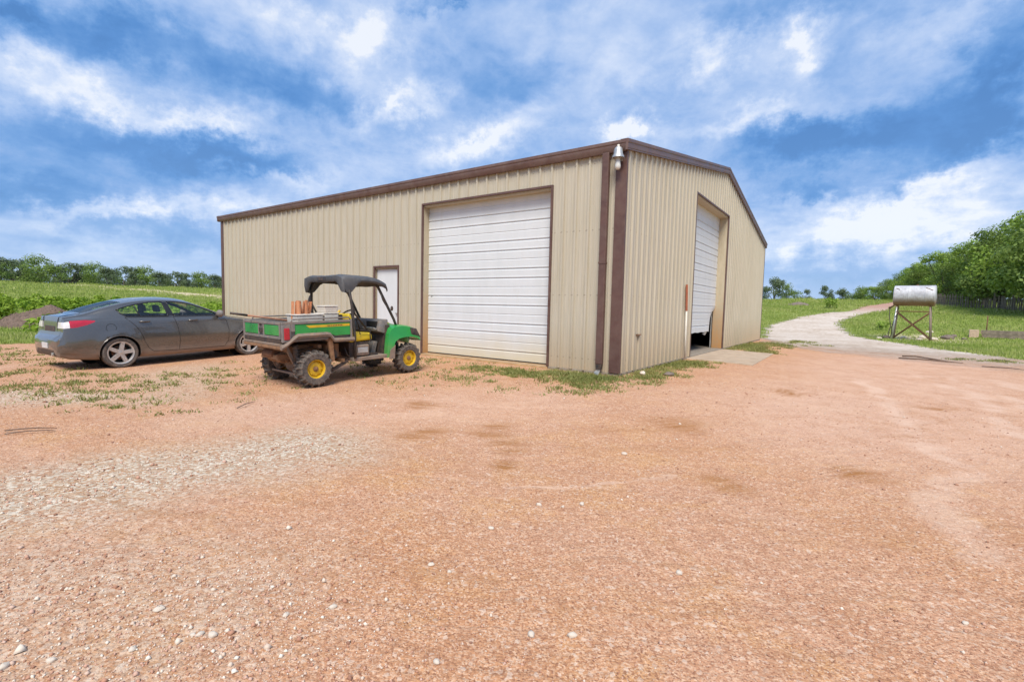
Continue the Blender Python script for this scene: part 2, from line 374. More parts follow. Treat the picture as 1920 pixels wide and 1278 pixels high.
    lv = g.ramp(vr3, [(0, (.24, .175, .115)), (.35, (.42, .32, .215)), (.7, (.57, .47, .35)), (1, (.76, .67, .54))])
    lv = g.mix(g.remap(vr, .5, .9, 0, .4), lv, (.60, .50, .385)); lv = g.mix(g.remap(fine, .36, .56, .5, 0), lv, (.26, .18, .12))
    c = g.mix(g.math('MULTIPLY', z1, g.remap(g.math('ADD', g.math('MULTIPLY', clod, .7), g.math('MULTIPLY', vr3, .5)), .36, .74, .3, 1.0)), c, lv)
    h = g.math('ADD', g.math('MULTIPLY', g.math('SUBTRACT', 1, vor.outputs['Distance']), .22), g.math('ADD', g.math('MULTIPLY', fine, .5), g.math('MULTIPLY', g.math('SUBTRACT', 1, vor2.outputs['Distance']), .28)))
    h = g.math('ADD', h, g.math('MULTIPLY', g.math('SUBTRACT', 1, v3.outputs['Distance']), g.math('MULTIPLY', z1, .5)))
    h = g.math('ADD', h, g.math('ADD', g.math('MULTIPLY', clod, .9), g.math('MULTIPLY', g.math('ADD', st2, st), 1.6)))
    b = g.bump(h, .75, .016)
    sh = g.pbr(None, c, .95, 0, b, spec=.15)
    sheet_alpha(g, out, sh); return m
M['yard'] = m_yard()
def m_track():
    m, nt, out = newmat('pale_caliche'); g = G(nt); p = g.pos()
    n1 = g.noise(p, .35, 6, .65); n2 = g.noise(p, 4, 6, .7); n3 = g.noise(p, 22, 4, .7)
    c = g.ramp(g.math('ADD', g.math('MULTIPLY', n1, .4), g.math('MULTIPLY', n2, .6)), [(.36, (.35, .25, .175)), (.47, (.56, .455, .365)), (.62, (.72, .64, .56))])
    c = g.mix(g.remap(n3, .35, .6, .4, 0), c, (.38, .30, .22))
    yy = g.sep(p)[1]
    c = g.mix(g.remap(g.math('ADD', yy, g.math('MULTIPLY', n1, 14)), 64, 74, 0, .85), c, g.ramp(n2, [(.3, (.36, .18, .13)), (.7, (.50, .29, .22))]))
    b = g.bump(g.math('ADD', n2, n3), .8, .03)
    sh = g.pbr(None, c, .95, 0, b, spec=.15); sheet_alpha(g, out, sh, amp=1.6, sc=.7, fade=True); return m
M['track'] = m_track()

def m_siding():
    m, nt, out = newmat('tan_metal_siding'); g = G(nt); p = g.obj(); x, y, z = g.sep(p)
    n1 = g.noise(p, .7, 5, .6); n2 = g.noise(g.scale(p, (7, 7, .35)), 2.2, 6, .65); n3 = g.noise(p, 45, 3, .6)
    c = g.ramp(n2, [(.28, (.44, .395, .30)), (.5, (.50, .452, .355)), (.74, (.535, .49, .395))])
    c = g.mix(g.remap(n1, .4, .7, 0, .22), c, (.43, .385, .275))
    lo = g.remap(g.math('ADD', z, g.math('MULTIPLY', n2, -.5)), -.30, .75, .7, 0)
    c = g.mix(lo, c, (.43, .32, .20))
    sp = g.remap(g.noise(g.scale(p, (14, 14, 2.5)), 2.0, 6, .7), .66, .80, 0, .45)
    c = g.mix(sp, c, (.30, .24, .15))
    # screw rows along the girts
    sx = g.math('ADD', x, y); fx = g.math('ABSOLUTE', g.math('SUBTRACT', g.math('FRACT', g.math('MULTIPLY', sx, 1/.147)), .5)); fz = g.math('ABSOLUTE', g.math('SUBTRACT', g.math('FRACT', g.math('MULTIPLY', g.math('ADD', z, .42), 1/1.31)), .5))
    dot = g.math('MULTIPLY', g.remap(fx, .06, .11, 1, 0), g.remap(fz, .006, .012, 1, 0))
    c = g.mix(g.math('MULTIPLY', dot, .6), c, (.24, .19, .13))
    b = g.bump(g.math('ADD', n1, g.math('MULTIPLY', n3, .08)), .12, .05)
    g.pbr(out, c, g.remap(n2, .3, .7, .42, .6), 0, b, spec=.35); return m
M['siding'] = m_siding()
def m_door():
    m, nt, out = newmat('white_door_paint'); g = G(nt); p = g.obj(); x, y, z = g.sep(p)
    n1 = g.noise(p, 1.2, 5, .6); n2 = g.noise(g.scale(p, (2, 2, .5)), 1.6, 5, .6)
    c = g.ramp(n2, [(.3, (.625, .64, .64)), (.6, (.67, .685, .69))])
    lo = g.remap(g.math('ADD', z, g.math('MULTIPLY', n1, -.6)), -.25, .35, .8, 0)
    c = g.mix(lo, c, (.62, .54, .37))
    c = g.mix(g.remap(n2, .62, .8, 0, .35), c, (.50, .47, .38))
    g.pbr(out, c, .45, 0, g.bump(n1, .1, .05), spec=.4); return m
M['door'] = m_door()
def m_jamb():
    m, nt, out = newmat('tan_jamb_rusting_low'); g = G(nt); p = g.obj(); x, y, z = g.sep(p)
    n1 = g.noise(g.scale(p, (4, 4, 1)), 2.5, 6, .7)
    c = g.ramp(n1, [(.3, (.44, .37, .25)), (.7, (.54, .47, .34))])
    r = g.remap(g.math('ADD', z, g.math('MULTIPLY', n1, -3.2)), -1.9, .2, 1, 0)
    c = g.mix(r, c, g.ramp(n1, [(.3, (.38, .15, .03)), (.7, (.50, .27, .10))]))
    g.pbr(out, c, .6, spec=.3); return m
M['jamb'] = m_jamb()
M['trim'] = grimy('brown_trim', (.105, .052, .042), .45, 0, .13, 2.5, (.20, .14, .11), .35, bump=.05)
M['gutter'] = grimy('brown_gutter', (.125, .068, .056), .38, 0, .13, 2.0, (.24, .18, .15), .4, bump=.05)
M['concrete'] = grimy('concrete', (.46, .36, .26), .9, 0, .16, 3, (.36, .22, .13), .5, bump=.4)
M['sill'] = grimy('stained_sill', (.46, .30, .15), .9, 0, .2, 4, (.36, .19, .08), .6, bump=.4)
M['concrete_old'] = grimy('grey_concrete', (.27, .24, .20), .9, 0, .2, 5, (.26, .17, .10), .6, bump=.5)
M['roofmetal'] = grimy('roof_metal', (.50, .50, .50), .45, .3, .08)
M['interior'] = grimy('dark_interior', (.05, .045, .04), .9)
M['galv'] = grimy('galvanised', (.52, .53, .52), .42, .7, .12, 8, (.3, .25, .2), .3)
M['lampglass'] = grimy('frosted_lens', (.62, .62, .58), .25, 0, .1)
M['rust'] = grimy('rusty_steel', (.20, .095, .05), .8, .2, .3, 9, (.10, .06, .04), .5, bump=.3)
M['orangepole'] = grimy('faded_orange_plastic', (.36, .105, .05), .55, 0, .2, 8, (.30, .12, .06), .4)
M['whitepole'] = grimy('white_plastic', (.70, .66, .58), .5, 0, .1, 8, (.45, .33, .2), .3)
M['black'] = grimy('black_plastic', (.022, .022, .024), .5, 0, .25, 8, DIRT, .25)
M['trimblack'] = grimy('gloss_black_trim', (.018, .018, .020), .28, 0, .1, 8)
M['rubber'] = grimy('tyre_rubber', (.060, .056, .053), .85, 0, .3, 16, (.24, .18, .14), .75, bump=.25)
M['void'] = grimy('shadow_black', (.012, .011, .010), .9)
def m_carpaint():
    m, nt, out = newmat('grey_metallic_paint'); g = G(nt); p = g.obj(); z = g.sep(p)[2]
    n1 = g.noise(p, 3, 6, .65); n2 = g.noise(p, 900, 1, .5); n3 = g.noise(g.scale(p, (1, 1, 2.2)), 6, 7, .7)
    c = g.ramp(n2, [(.3, (.108, .103, .099)), (.7, (.17, .163, .156))])
    d = g.remap(g.math('ADD', z, g.math('MULTIPLY', n3, -.55)), -.10, .20, 1, .0)
    d = g.math('ADD', d, g.remap(n3, .55, .85, .0, .06), clamp=True)
    c = g.mix(g.math('MULTIPLY', d, .7), c, (.33, .21, .135))
    g.pbr(out, c, g.math('MULTIPLY_ADD', d, .5, .26), g.math('MULTIPLY_ADD', d, -.6, .65), None, g.math('MULTIPLY_ADD', d, -1, .95, clamp=True), **{'Coat Roughness': .035}); return m
M['carpaint'] = m_carpaint()
def m_glass(name, tint, refl=.10):
    m, nt, out = newmat(name); g = G(nt)
    t = g.n('ShaderNodeBsdfTransparent'); g.put(t.inputs[0], tint)
    gl = g.n('ShaderNodeBsdfGlossy'); g.put(gl.inputs[0], (.95, 1, .99)); gl.inputs['Roughness'].default_value = .03
    lw = g.n('ShaderNodeLayerWeight'); lw.inputs[0].default_value = .22
    mx = g.n('ShaderNodeMixShader'); g.put(mx.inputs[0], g.remap(lw.outputs['Fresnel'], 0, 1, refl, .6))
    nt.links.new(t.outputs[0], mx.inputs[1]); nt.links.new(gl.outputs[0], mx.inputs[2]); nt.links.new(mx.outputs[0], out.inputs[0]); return m
M['glass'] = m_glass('side_glass', (.93, .97, .95), .05)
M['redlens'] = grimy('red_lens', (.42, .012, .03), .15, 0, .12, 20, coat=.6)
M['clearlens'] = grimy('clear_lens', (.74, .72, .72), .2, 0, .1, 20, coat=.6)
M['alloy'] = grimy('alloy_wheel', (.58, .56, .54), .36, .5, .12, 14, (.25, .15, .09), .4)
M['seatcloth'] = grimy('dark_seat_cloth', (.055, .06, .065), .9, 0, .15, 10)
M['plate'] = grimy('plate_white', (.60, .60, .60), .4)
M['green'] = grimy('green_paint', (.022, .28, .055), .32, 0, .10, 5, DIRT, .30, (.15, .75), coat=.3)
M['yellow'] = grimy('yellow_paint', (.66, .42, .012), .42, 0, .10, 8, (.30, .17, .06), .35)
M['seatyellow'] = grimy('yellow_vinyl', (.70, .50, .015), .45, 0, .07, 6, (.35, .22, .06), .2)
M['greyplastic'] = grimy('grey_plastic', (.16, .155, .15), .6, 0, .18, 7, (.36, .25, .17), .45, bump=.05)
M['mud'] = grimy('muddy_steel', (.20, .105, .055), .9, 0, .32, 9, (.33, .19, .10), .7, bump=.5)
M['mudgrey'] = grimy('dusty_plastic', (.20, .165, .14), .85, 0, .2, 8, (.36, .23, .14), .6, bump=.15)
M['canopy'] = grimy('grey_moulded_roof', (.062, .066, .074), .55, 0, .16, 5, (.20, .18, .16), .35, bump=.06)
M['tubeblack'] = grimy('black_tube', (.028, .027, .027), .5, .2, .2, 10, (.2, .14, .1), .3)
M['terracotta'] = grimy('orange_clay', (.56, .22, .10), .85, 0, .18, 14, (.62, .36, .22), .5, bump=.2)
M['whitebin'] = grimy('white_tub', (.66, .62, .55), .5, 0, .08, 7, (.50, .38, .26), .35)
M['wood'] = grimy('weathered_timber', (.27, .215, .165), .9, 0, .3, 5, (.10, .075, .055), .5, bump=.5)
M['woodend'] = grimy('sawn_timber_end', (.56, .40, .29), .9, 0, .15, 12)
M['handlewood'] = grimy('reddish_handle', (.36, .17, .10), .6, 0, .2, 10)
def m_tank():
    m, nt, out = newmat('silver_painted_tank'); g = G(nt); p = g.obj(); z = g.sep(p)[2]
    n1 = g.noise(p, 2.2, 6, .65); n2 = g.noise(g.scale(p, (3, 3, 1)), 4, 6, .7)
    c = g.ramp(n1, [(.32, (.34, .33, .36)), (.5, (.50, .49, .51)), (.68, (.66, .65, .67))])
    rz = g.remap(g.math('ADD', z, g.math('MULTIPLY', n2, -.55)), 1.98, 2.34, 1, 0)
    c = g.mix(rz, c, g.ramp(n2, [(.3, (.20, .10, .05)), (.7, (.36, .23, .15))]))
    c = g.mix(g.remap(n2, .55, .72, 0, .6), c, (.25, .20, .18))
    c = g.mix(g.remap(g.noise(g.scale(p, (5, 5, .8)), 3, 6, .7), .56, .72, 0, .5), c, (.30, .20, .13))
    g.pbr(out, c, .62, .12, g.bump(n1, .3, .05)); return m
M['tank'] = m_tank()
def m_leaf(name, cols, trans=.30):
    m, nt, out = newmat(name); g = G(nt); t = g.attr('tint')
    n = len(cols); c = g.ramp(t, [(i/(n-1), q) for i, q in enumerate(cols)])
    b = g.pbr(None, c, .6, spec=.25)
    tl = g.n('ShaderNodeBsdfTranslucent'); g.put(tl.inputs[0], g.mix(.35, c, (.22, .30, .03)))
    mx = g.n('ShaderNodeMixShader'); mx.inputs[0].default_value = trans
    nt.links.new(b, mx.inputs[1]); nt.links.new(tl.outputs[0], mx.inputs[2]); nt.links.new(mx.outputs[0], out.inputs[0]); return m
M['leaf_oak'] = m_leaf('oak_leaves', [(.075, .125, .035), (.14, .215, .05), (.215, .295, .07), (.29, .37, .10)])
M['leaf_far'] = m_leaf('hazy_oak_leaves', [(.085, .12, .075), (.12, .165, .095), (.16, .205, .11), (.20, .24, .13)])  # greyish oak green, lightened so distance haze is painted into the leaves
M['leaf_bright'] = m_leaf('bright_leaves', [(.11, .185, .035), (.20, .31, .05), (.29, .41, .065), (.38, .49, .10)])
M['weed'] = m_leaf('weed_leaves', [(.11, .21, .02), (.18, .30, .025), (.26, .38, .035), (.33, .44, .06)])
M['grass'] = m_leaf('grass_blades', [(.18, .25, .045), (.29, .37, .075), (.40, .44, .13), (.54, .50, .26)])
M['yardweed'] = m_leaf('low_weeds', [(.12, .15, .035), (.20, .22, .06), (.31, .30, .10), (.46, .38, .20)], .2)
M['bark'] = grimy('bark', (.10, .082, .065), .95, 0, .3, 5, bump=.6)
M['stone'] = grimy('limestone_pebble', (.66, .58, .48), .9, 0, .15, 25, (.45, .3, .2), .4, bump=.3)
def m_gravelbits():
    m, nt, out = newmat('gravel_bits'); g = G(nt); t = g.attr('tint')
    c = g.ramp(t, [(0, (.22, .11, .075)), (.35, (.48, .25, .16)), (.6, (.58, .37, .28)), (.75, (.62, .48, .37)), (1, (.80, .72, .60))])
    g.pbr(out, c, .9, spec=.2); return m
M['gravelbits'] = m_gravelbits()
M['mulch'] = grimy('dark_mulch', (.115, .076, .058), .95, 0, .45, 9, (.26, .19, .145), .6, bump=.8)
M['rock'] = grimy('dark_rock', (.22, .17, .14), .95, 0, .3, 6, (.10, .08, .07), .6, bump=.5)
M['stick'] = grimy('dead_stick', (.16, .105, .075), .9, 0, .25, 9, bump=.4)
# ------------------------------------------------------------------ ground sheets
def make_ground():
    na = 300; rs = [0.0]; r = .5
    while r < 2600: rs.append(r); r *= 1.016
    rs = np.array(rs[1:]); a = np.linspace(0, 2*np.pi, na, endpoint=False)
    R, A = np.meshgrid(rs, a, indexing='ij')
    X = CAM[0]+R*np.cos(A); Y = CAM[1]+R*np.sin(A); Z = gz(X, Y)
    Z = Z+np.where(R > 24, .10*np.sin(X*.31+Y*.17)*np.sin(Y*.23-X*.11)*ss(24, 45, R), 0)
    V = np.stack([X, Y, Z], -1).reshape(-1, 3)
    i, j = np.meshgrid(np.arange(len(rs)-1), np.arange(na), indexing='ij'); j2 = (j+1) % na
    F = np.stack([i*na+j, (i+1)*na+j, (i+1)*na+j2, i*na+j2], -1).reshape(-1, 4)
    V = np.vstack([V, [[CAM[0], CAM[1], gzf(CAM[0], CAM[1])]]])
    me = np_mesh('ground', V, F, True)
    # a strip of dry ground crossing the left meadow
    d = np.abs((V[:, 0]+75)*.36+(V[:, 1]-30)*.93)
    dry = .75*ss(3.4, 1.0, np.hypot(V[:, 0]-7.0, (V[:, 1]-31.0)*.8))+ss(7, 1.5, 1*np.abs(V[:, 1]-(26+.16*(V[:, 0]+75))))*ss(-20, -40, V[:, 0])*ss(-140, -85, V[:, 0])
    attr(me, 'dry', dry)
    o = link_mesh('ground', me, M['meadow']); tag(o, 'green meadow ground rising to the tree lines round the barn', 'ground', kind='structure')
make_ground()
def gza(X, Y):
    R = np.hypot(X-CAM[0], Y-CAM[1])
    return gz(X, Y)+np.where(R > 24, .10*np.sin(X*.31+Y*.17)*np.sin(Y*.23-X*.11)*ss(24, 45, R), 0)

def poly_sd(P, X, Y):
    """signed distance to a polygon, positive inside"""
    P = np.array(P, float); d = np.full(X.shape, 1e9); ins = np.zeros(X.shape, bool)
    for (x0, y0), (x1, y1) in zip(P, np.roll(P, -1, 0)):
        ex, ey = x1-x0, y1-y0; L = ex*ex+ey*ey+1e-12
        t = np.clip(((X-x0)*ex+(Y-y0)*ey)/L, 0, 1)
        d = np.minimum(d, np.hypot(X-x0-t*ex, Y-y0-t*ey))
        c = ((y0 > Y) != (y1 > Y)) & (X < ex*(Y-y0)/(ey+1e-12)+x0); ins ^= c
    return np.where(ins, d, -d)
YARD = [(-17.2, -6.2), (-15.8, -3.4), (-15.2, 0), (-15, 2), (-2, 2), (-2, 21), (.2, 21.5), (3, 21.5), (6.0, 19.2), (7.6, 17.2), (8.9, 15.2), (11.0, 10), (14.5, 5), (26, 1), (26, -32), (-42, -32), (-42, -15), (-27, -9.4)]
TRACK = [(8.63, 15.3), (8.07, 16.82), (7.38, 18.62), (6.5, 20.33), (5.69, 23.26), (4.41, 27.46), (3.26, 32.54), (2.55, 39.03), (2.39, 44.03), (2.94, 48.83), (4.68, 55.6), (6.35, 62.43), (7.84, 70.31), (10.5, 84), (13, 98),
         (10, 98), (8.03, 80.94), (5.42, 73.36), (3.8, 65.71), (2.73, 59.24), (.63, 54.77), (-1.15, 49.07), (-1.84, 42.43), (-2.29, 36.18), (-1.28, 26.23), (-.3, 20.5), (.3, 17.4), (.5, 15.2), (1.68, 13.2), (3.13, 11.9), (4.47, 11.5), (5.66, 11.3), (6.72, 10.3), (7.37, 9.3), (11, 9.0), (10.4, 12)]
def sheet(name, poly, x0, x1, y0, y1, step, dz, mat, label, cat, keep=-1.4):
    xs = np.arange(x0, x1+step, step); ys = np.arange(y0, y1+step, step)
    X, Y = np.meshgrid(xs, ys, indexing='ij'); D = poly_sd(poly, X, Y); Z = gza(X, Y)+dz
    ny = len(ys); i, j = np.meshgrid(np.arange(len(xs)-1), np.arange(ny-1), indexing='ij')
    F = np.stack([i*ny+j, (i+1)*ny+j, (i+1)*ny+j+1, i*ny+j+1], -1).reshape(-1, 4)
    Dm = D.ravel()[F].max(1); F = F[Dm > keep]
    used = np.unique(F); mp = np.zeros(X.size, int); mp[used] = np.arange(len(used))
    V = np.stack([X, Y, Z], -1).reshape(-1, 3)[used]
    me = np_mesh(name, V, mp[F], True); attr(me, 'edge', np.clip(D.ravel()[used], -3, 3))
    o = link_mesh(name, me, mat); tag(o, label, cat, kind='structure'); return o
sheet('gravel_yard', YARD, -43, 27, -33, 23, .3, .008, M['yard'], 'reddish granite gravel yard in front of the tan barn', 'yard')
sheet('track', TRACK, -5, 16, 8, 99, .3, .020, M['track'], 'pale limestone track curving away past the barn', 'track', keep=-1.2)

# ------------------------------------------------------------------ small plants as ground cover
def blades(P, h, w, nb, lean=.5, rng=RNG):
    """nb grass blades (triangles) round each point of P; h, w arrays per point"""
    n = len(P); P = np.repeat(P, nb, 0); h = np.repeat(h, nb)*rng.uniform(.5, 1.15, n*nb); w = np.repeat(w, nb)
    sp = w*rng.uniform(0, 4.5, n*nb); a = rng.uniform(0, 2*np.pi, n*nb)
    B = P+np.stack([np.cos(a)*sp, np.sin(a)*sp, 0*a], 1)
    b = rng.uniform(0, 2*np.pi, n*nb); S = np.stack([np.cos(b), np.sin(b), 0*b], 1)*(w*.5)[:, None]
    l = rng.uniform(0, lean, n*nb)*h; c = rng.uniform(0, 2*np.pi, n*nb)
    T = B+np.stack([np.cos(c)*l, np.sin(c)*l, h], 1)
    V = np.stack([B-S, B+S, T], 1).reshape(-1, 3); F = np.arange(len(V)).reshape(-1, 3)
    return V, F
def polar_pts(n, r0, r1, a0, a1, rng=RNG):
    r = np.exp(rng.uniform(math.log(r0), math.log(r1), n)); a = np.radians(rng.uniform(a0, a1, n))
    d = _f[:2]/np.linalg.norm(_f[:2]); q = np.array([d[1], -d[0]])
    return CAM[0]+r*(np.cos(a)*d[0]+np.sin(a)*q[0]), CAM[1]+r*(np.cos(a)*d[1]+np.sin(a)*q[1]), r
def not_built(X, Y, m=.1):
    return ~((X > -BL-m) & (X < m) & (Y > -m) & (Y < BW+m))
def patchy(X, Y, s=1.0):
    return .5+.25*np.sin(X*1.3*s+2*np.sin(Y*.7*s))+.25*np.sin(Y*1.1*s-1.7*np.sin(X*.9*s))
def make_grass():
    Vs, Fs, Ts, k = [], [], [], 0
    for a0, a1, n in ((-54, -22, 34000), (20, 54, 36000)):
        X, Y, r = polar_pts(n, 13, 135, a0, a1)
        dy = poly_sd(YARD, X, Y); dt = poly_sd(TRACK, X, Y)
        drl = ss(3, 1, np.abs(Y-(26+.16*(X+75))))*ss(-20, -40, X)*ss(-140, -85, X)+.7*ss(3.2, 1.0, np.hypot(X-7.0, (Y-31.0)*.8))
        ok = not_built(X, Y) & (RNG.random(n) > .9*drl) & (dy < -.1+.5*(RNG.random(n)-.4)) & (dt < .1+.7*(RNG.random(n)-.6))
        X, Y, r = X[ok], Y[ok], r[ok]
        pt = patchy(X, Y, .6)
        Z = gza(X, Y)-.01; h = (.07+.0020*r)*(.6+.9*pt); w = .012+.0011*r
        V, F = blades(np.stack([X, Y, Z], 1), h, w, 4)
        Vs.append(V); Fs.append(F+k); k += len(V)
        Ts.append(np.repeat(np.clip(.2+.45*np.repeat(pt, 4)+RNG.normal(0, .16, len(F)), 0, 1), 3))
    me = np_mesh('grass', np.vstack(Vs), np.vstack(Fs)); attr(me, 'tint', np.concatenate(Ts))
    tag(link_mesh('grass', me, M['grass']), 'green meadow grass growing on both sides of the barn', 'grass', kind='stuff')
make_grass()

def leaf_quads(P, size, rng=RNG, up=.0):
    n = len(P); d1 = rng.normal(0, 1, (n, 3)); d1[:, 2] *= .7; d1 /= np.linalg.norm(d1, axis=1)[:, None]
    d2 = rng.normal(0, 1, (n, 3)); d2 -= (d2*d1).sum(1)[:, None]*d1; d2 /= np.linalg.norm(d2, axis=1)[:, None]
    s = (np.ones(n)*size*rng.uniform(.6, 1.35, n))[:, None]
    V = np.stack([P-d1*s*.5, P+d2*s*.32, P+d1*s*.55, P-d2*s*.32], 1).reshape(-1, 3)
    return V, np.arange(4*n).reshape(-1, 4)

def make_meadow_weeds():
    """bushy bright weeds standing in the left meadow, too many to count"""
    Vs, Ts = [], []
    X, Y, r = polar_pts(900, 22, 62, -53, -24)
    ok = not_built(X, Y, 1.0) & (poly_sd(YARD, X, Y) < -3.5) & (patchy(X, Y, .16) > .36) & (np.hypot(X+28.2, Y+2.9) > 4.5)
    X, Y, r = X[ok], Y[ok], r[ok]
    for x, y, rr in zip(X, Y, r):
        s = RNG.uniform(.4, 1.2)*(1 if rr < 45 else .8); n = 110
        a = RNG.uniform(0, 2*np.pi, n); q = np.sqrt(RNG.random(n))*s*.75; z = RNG.random(n)**.8
        q *= (1-.45*z)
        P = np.stack([x+q*np.cos(a), y+q*np.sin(a), gza(np.full(n, x), np.full(n, y))+z*s*.85], 1)
        V, F = leaf_quads(P, .11+.0022*rr); Vs.append(V)
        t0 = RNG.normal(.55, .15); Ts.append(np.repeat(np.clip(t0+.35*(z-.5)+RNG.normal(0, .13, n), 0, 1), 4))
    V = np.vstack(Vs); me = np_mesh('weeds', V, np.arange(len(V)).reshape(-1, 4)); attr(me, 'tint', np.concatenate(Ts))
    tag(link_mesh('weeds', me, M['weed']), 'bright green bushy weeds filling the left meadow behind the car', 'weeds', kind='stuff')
make_meadow_weeds()

def make_yard_weeds():
    """low scrappy weeds creeping through the gravel"""
    P = []
    def patch(cx, cy, rx, ry, n, rot=0):
        c, s = math.cos(rot), math.sin(rot); m = max(1, n//(14 if cx > -2.6 else 22)); thin = 1 if cx > -2.6 else .5
        for _ in range(m):
            u, v = RNG.normal(0, .5, 2); x = cx+c*u*rx-s*v*ry; y = cy+s*u*rx+c*v*ry; k = int(RNG.integers(5, 24)*thin); sp = RNG.uniform(.03, .16)
            for _ in range(k): P.append((x+RNG.normal(0, sp), y+RNG.normal(0, sp)))
    patch(-.55, -.55, 1.1, .45, 1400); patch(-1.7, -1.0, 1.6, .6, 1000); patch(-.2, -1.3, .9, .7, 550); patch(.55, .6, .5, 1.3, 620); patch(.25, 2.6, .3, 1.6, 1100); patch(.6, 3.6, .35, .7, 330)
    patch(.5, 11.5, .6, 2.4, 1800); patch(.9, 9.8, .7, .8, 500); patch(-3.6, -1.0, 1.6, .6, 420); patch(-3.0, -1.9, 1.7, .5, 200); patch(-4.6, -2.6, 2.2, 1.2, 520); patch(-3.0, -3.3, 1.3, .8, 150)
    patch(-6.0, -4.9, 2.2, 1.0, 900); patch(-7.0, -6.3, 2.6, .8, 1000); patch(-5.6, -6.9, 1.5, .6, 560); patch(-9.2, -7.4, 2.6, 1.0, 600); patch(-6.3, -2.4, 1.8, 1.0, 460); patch(-12.5, -6.3, 3, .8, 700); patch(-4.0, -6.5, 1.2, .5, 100); patch(-7.2, -7.5, 2.0, .5, 500)
    patch(1.1, 13.6, .8, 1.3, 420); patch(7.4, 13.6, 1.0, .7, 260); patch(1.7, 16.6, .6, 1.4, 300); patch(-1.5, -2.3, 1.6, .45, 160); patch(1.3, 8.95, .5, .12, 160)
    P = np.array(P); P = P[not_built(P[:, 0], P[:, 1], .03) & ~((P[:, 0] > 0) & (P[:, 0] < 1.66) & (P[:, 1] > 4.5) & (P[:, 1] < 8.9))]
    Z = gza(P[:, 0], P[:, 1])+.006; n = len(P); r = np.hypot(P[:, 0]-CAM[0], P[:, 1]-CAM[1])
    V, F = blades(np.column_stack([P, Z]), RNG.uniform(.025, .075, n)*(.8+.02*r), .012+.0009*r, 4, 1.6)
    me = np_mesh('yard_weeds', V, F); attr(me, 'tint', np.repeat(np.clip(np.repeat(.35+.3*patchy(P[:, 0], P[:, 1], 2), 4)+RNG.normal(0, .17, len(F)), 0, 1), 3))
    tag(link_mesh('yard_weeds', me, M['yardweed']), 'low scrappy weeds creeping through the gravel round the barn and vehicles', 'weeds', kind='stuff')
make_yard_weeds()

ICO_V = None
def make_gravel():
    """loose stone chips on the yard near the camera, thinning with distance"""
    n = 74000
    X, Y, r = polar_pts(n, 1.35, 11, -56, 56)
    def segd(a, b): 
        a = np.array(a); b = np.array(b); ab = b-a; t = np.clip(((X-a[0])*ab[0]+(Y-a[1])*ab[1])/(ab@ab), 0, 1); return np.hypot(X-a[0]-t*ab[0], Y-a[1]-t*ab[1])
    z1 = ss(1.0, .15, segd((-1.25, -8.6), (-.75, -6.35)))
    z2 = ss(1.3, .2, segd((.3, -9.0), (1.5, -8.1)))*1.0
    pale = np.maximum(np.maximum(z1, z2), ss(.9, .2, segd((-6.5, -7.9), (-5.3, -7.1))))
    keep = (RNG.random(n) < .34+.62*pale) & not_built(X, Y, .05) & (poly_sd(YARD, X, Y) > .3)
    X, Y, r, pale = X[keep], Y[keep], r[keep], pale[keep]; n = len(X)
    s = np.minimum(np.exp(RNG.normal(math.log(.0034), .45, n)), .013)*(1+.55*pale)*(.75+.10*r)
    tint = np.where(RNG.random(n) < .09+.75*pale, RNG.beta(3, 1.8, n), RNG.beta(2, 3.2, n))
    big = (RNG.random(n) < .008) & (r > 1.6); s = np.where(big, s*1.8, s); tint = np.where(big, RNG.uniform(.75, 1, n), tint)
    O = np.array([(1, 0, 0), (0, 1, 0), (-1, 0, 0), (0, -1, 0), (0, 0, .75), (0, 0, -.6)], float)
    V = O[None]*RNG.uniform(.6, 1.35, (n, 6, 1))*s[:, None, None]
    a = RNG.uniform(0, 6.28, n); c, sn = np.cos(a)[:, None], np.sin(a)[:, None]
    W = V.copy(); W[..., 0] = c*V[..., 0]-sn*V[..., 1]; W[..., 1] = (sn*V[..., 0]+c*V[..., 1])*RNG.uniform(.6, 1, (n, 1))
    W += np.stack([X, Y, gza(X, Y)+.008+s*.25], 1)[:, None]
    F = np.array([(0, 1, 4), (1, 2, 4), (2, 3, 4), (3, 0, 4), (1, 0, 5), (2, 1, 5), (3, 2, 5), (0, 3, 5)])
    FF = (F[None]+6*np.arange(n)[:, None, None]).reshape(-1, 3)
    me = np_mesh('gravel', W.reshape(-1, 3), FF); attr(me, 'tint', np.repeat(tint, 6))
    tag(link_mesh('gravel', me, M['gravelbits']), 'loose red and pale stone chips strewn over the yard', 'gravel', kind='stuff')
make_gravel()
def pebbles():
    pts = [(1.98, -4.43, .030), (2.21, -5.80, .024), (1.96, -6.01, .022), (2.12, -5.93, .015), (1.92, -6.54, .020), (3.09, -6.32, .022), (2.86, -7.15, .022), (2.71, -7.26, .021), (1.93, -7.11, .019), (2.06, -7.10, .014), (1.83, -7.68, .020), (2.49, -7.64, .017), (1.20, -8.19, .024), (1.59, -8.12, .022), (1.54, -8.15, .018), (1.52, -8.17, .014), (1.71, -7.85, .017), (1.24, -8.58, .018), (1.14, -8.70, .022), (4.34, -5.91, .016), (1.42, -8.36, .018)]
    protos = []
    for k in range(4):
        p = MB().blob((0, 0, 0), (1, .75, .55), 9, 6, k+3, .16).build('limestone_pebble', M['stone'], smooth=False, auto=.9); protos.append(p)
    for i, (x, y, s) in enumerate(pts):
        o = protos[i] if i < 4 else protos[i % 4].copy()
        if i >= 4: COL.objects.link(o)
        o.location = (x, y, gzf(x, y)+.008+s*.3); o.scale = (s, s, s); o.rotation_euler = (0, 0, i*1.7)
        tag(o, 'pale limestone pebble lying loose on the red gravel', 'pebble', 'pale pebbles scattered over the yard')
pebbles()
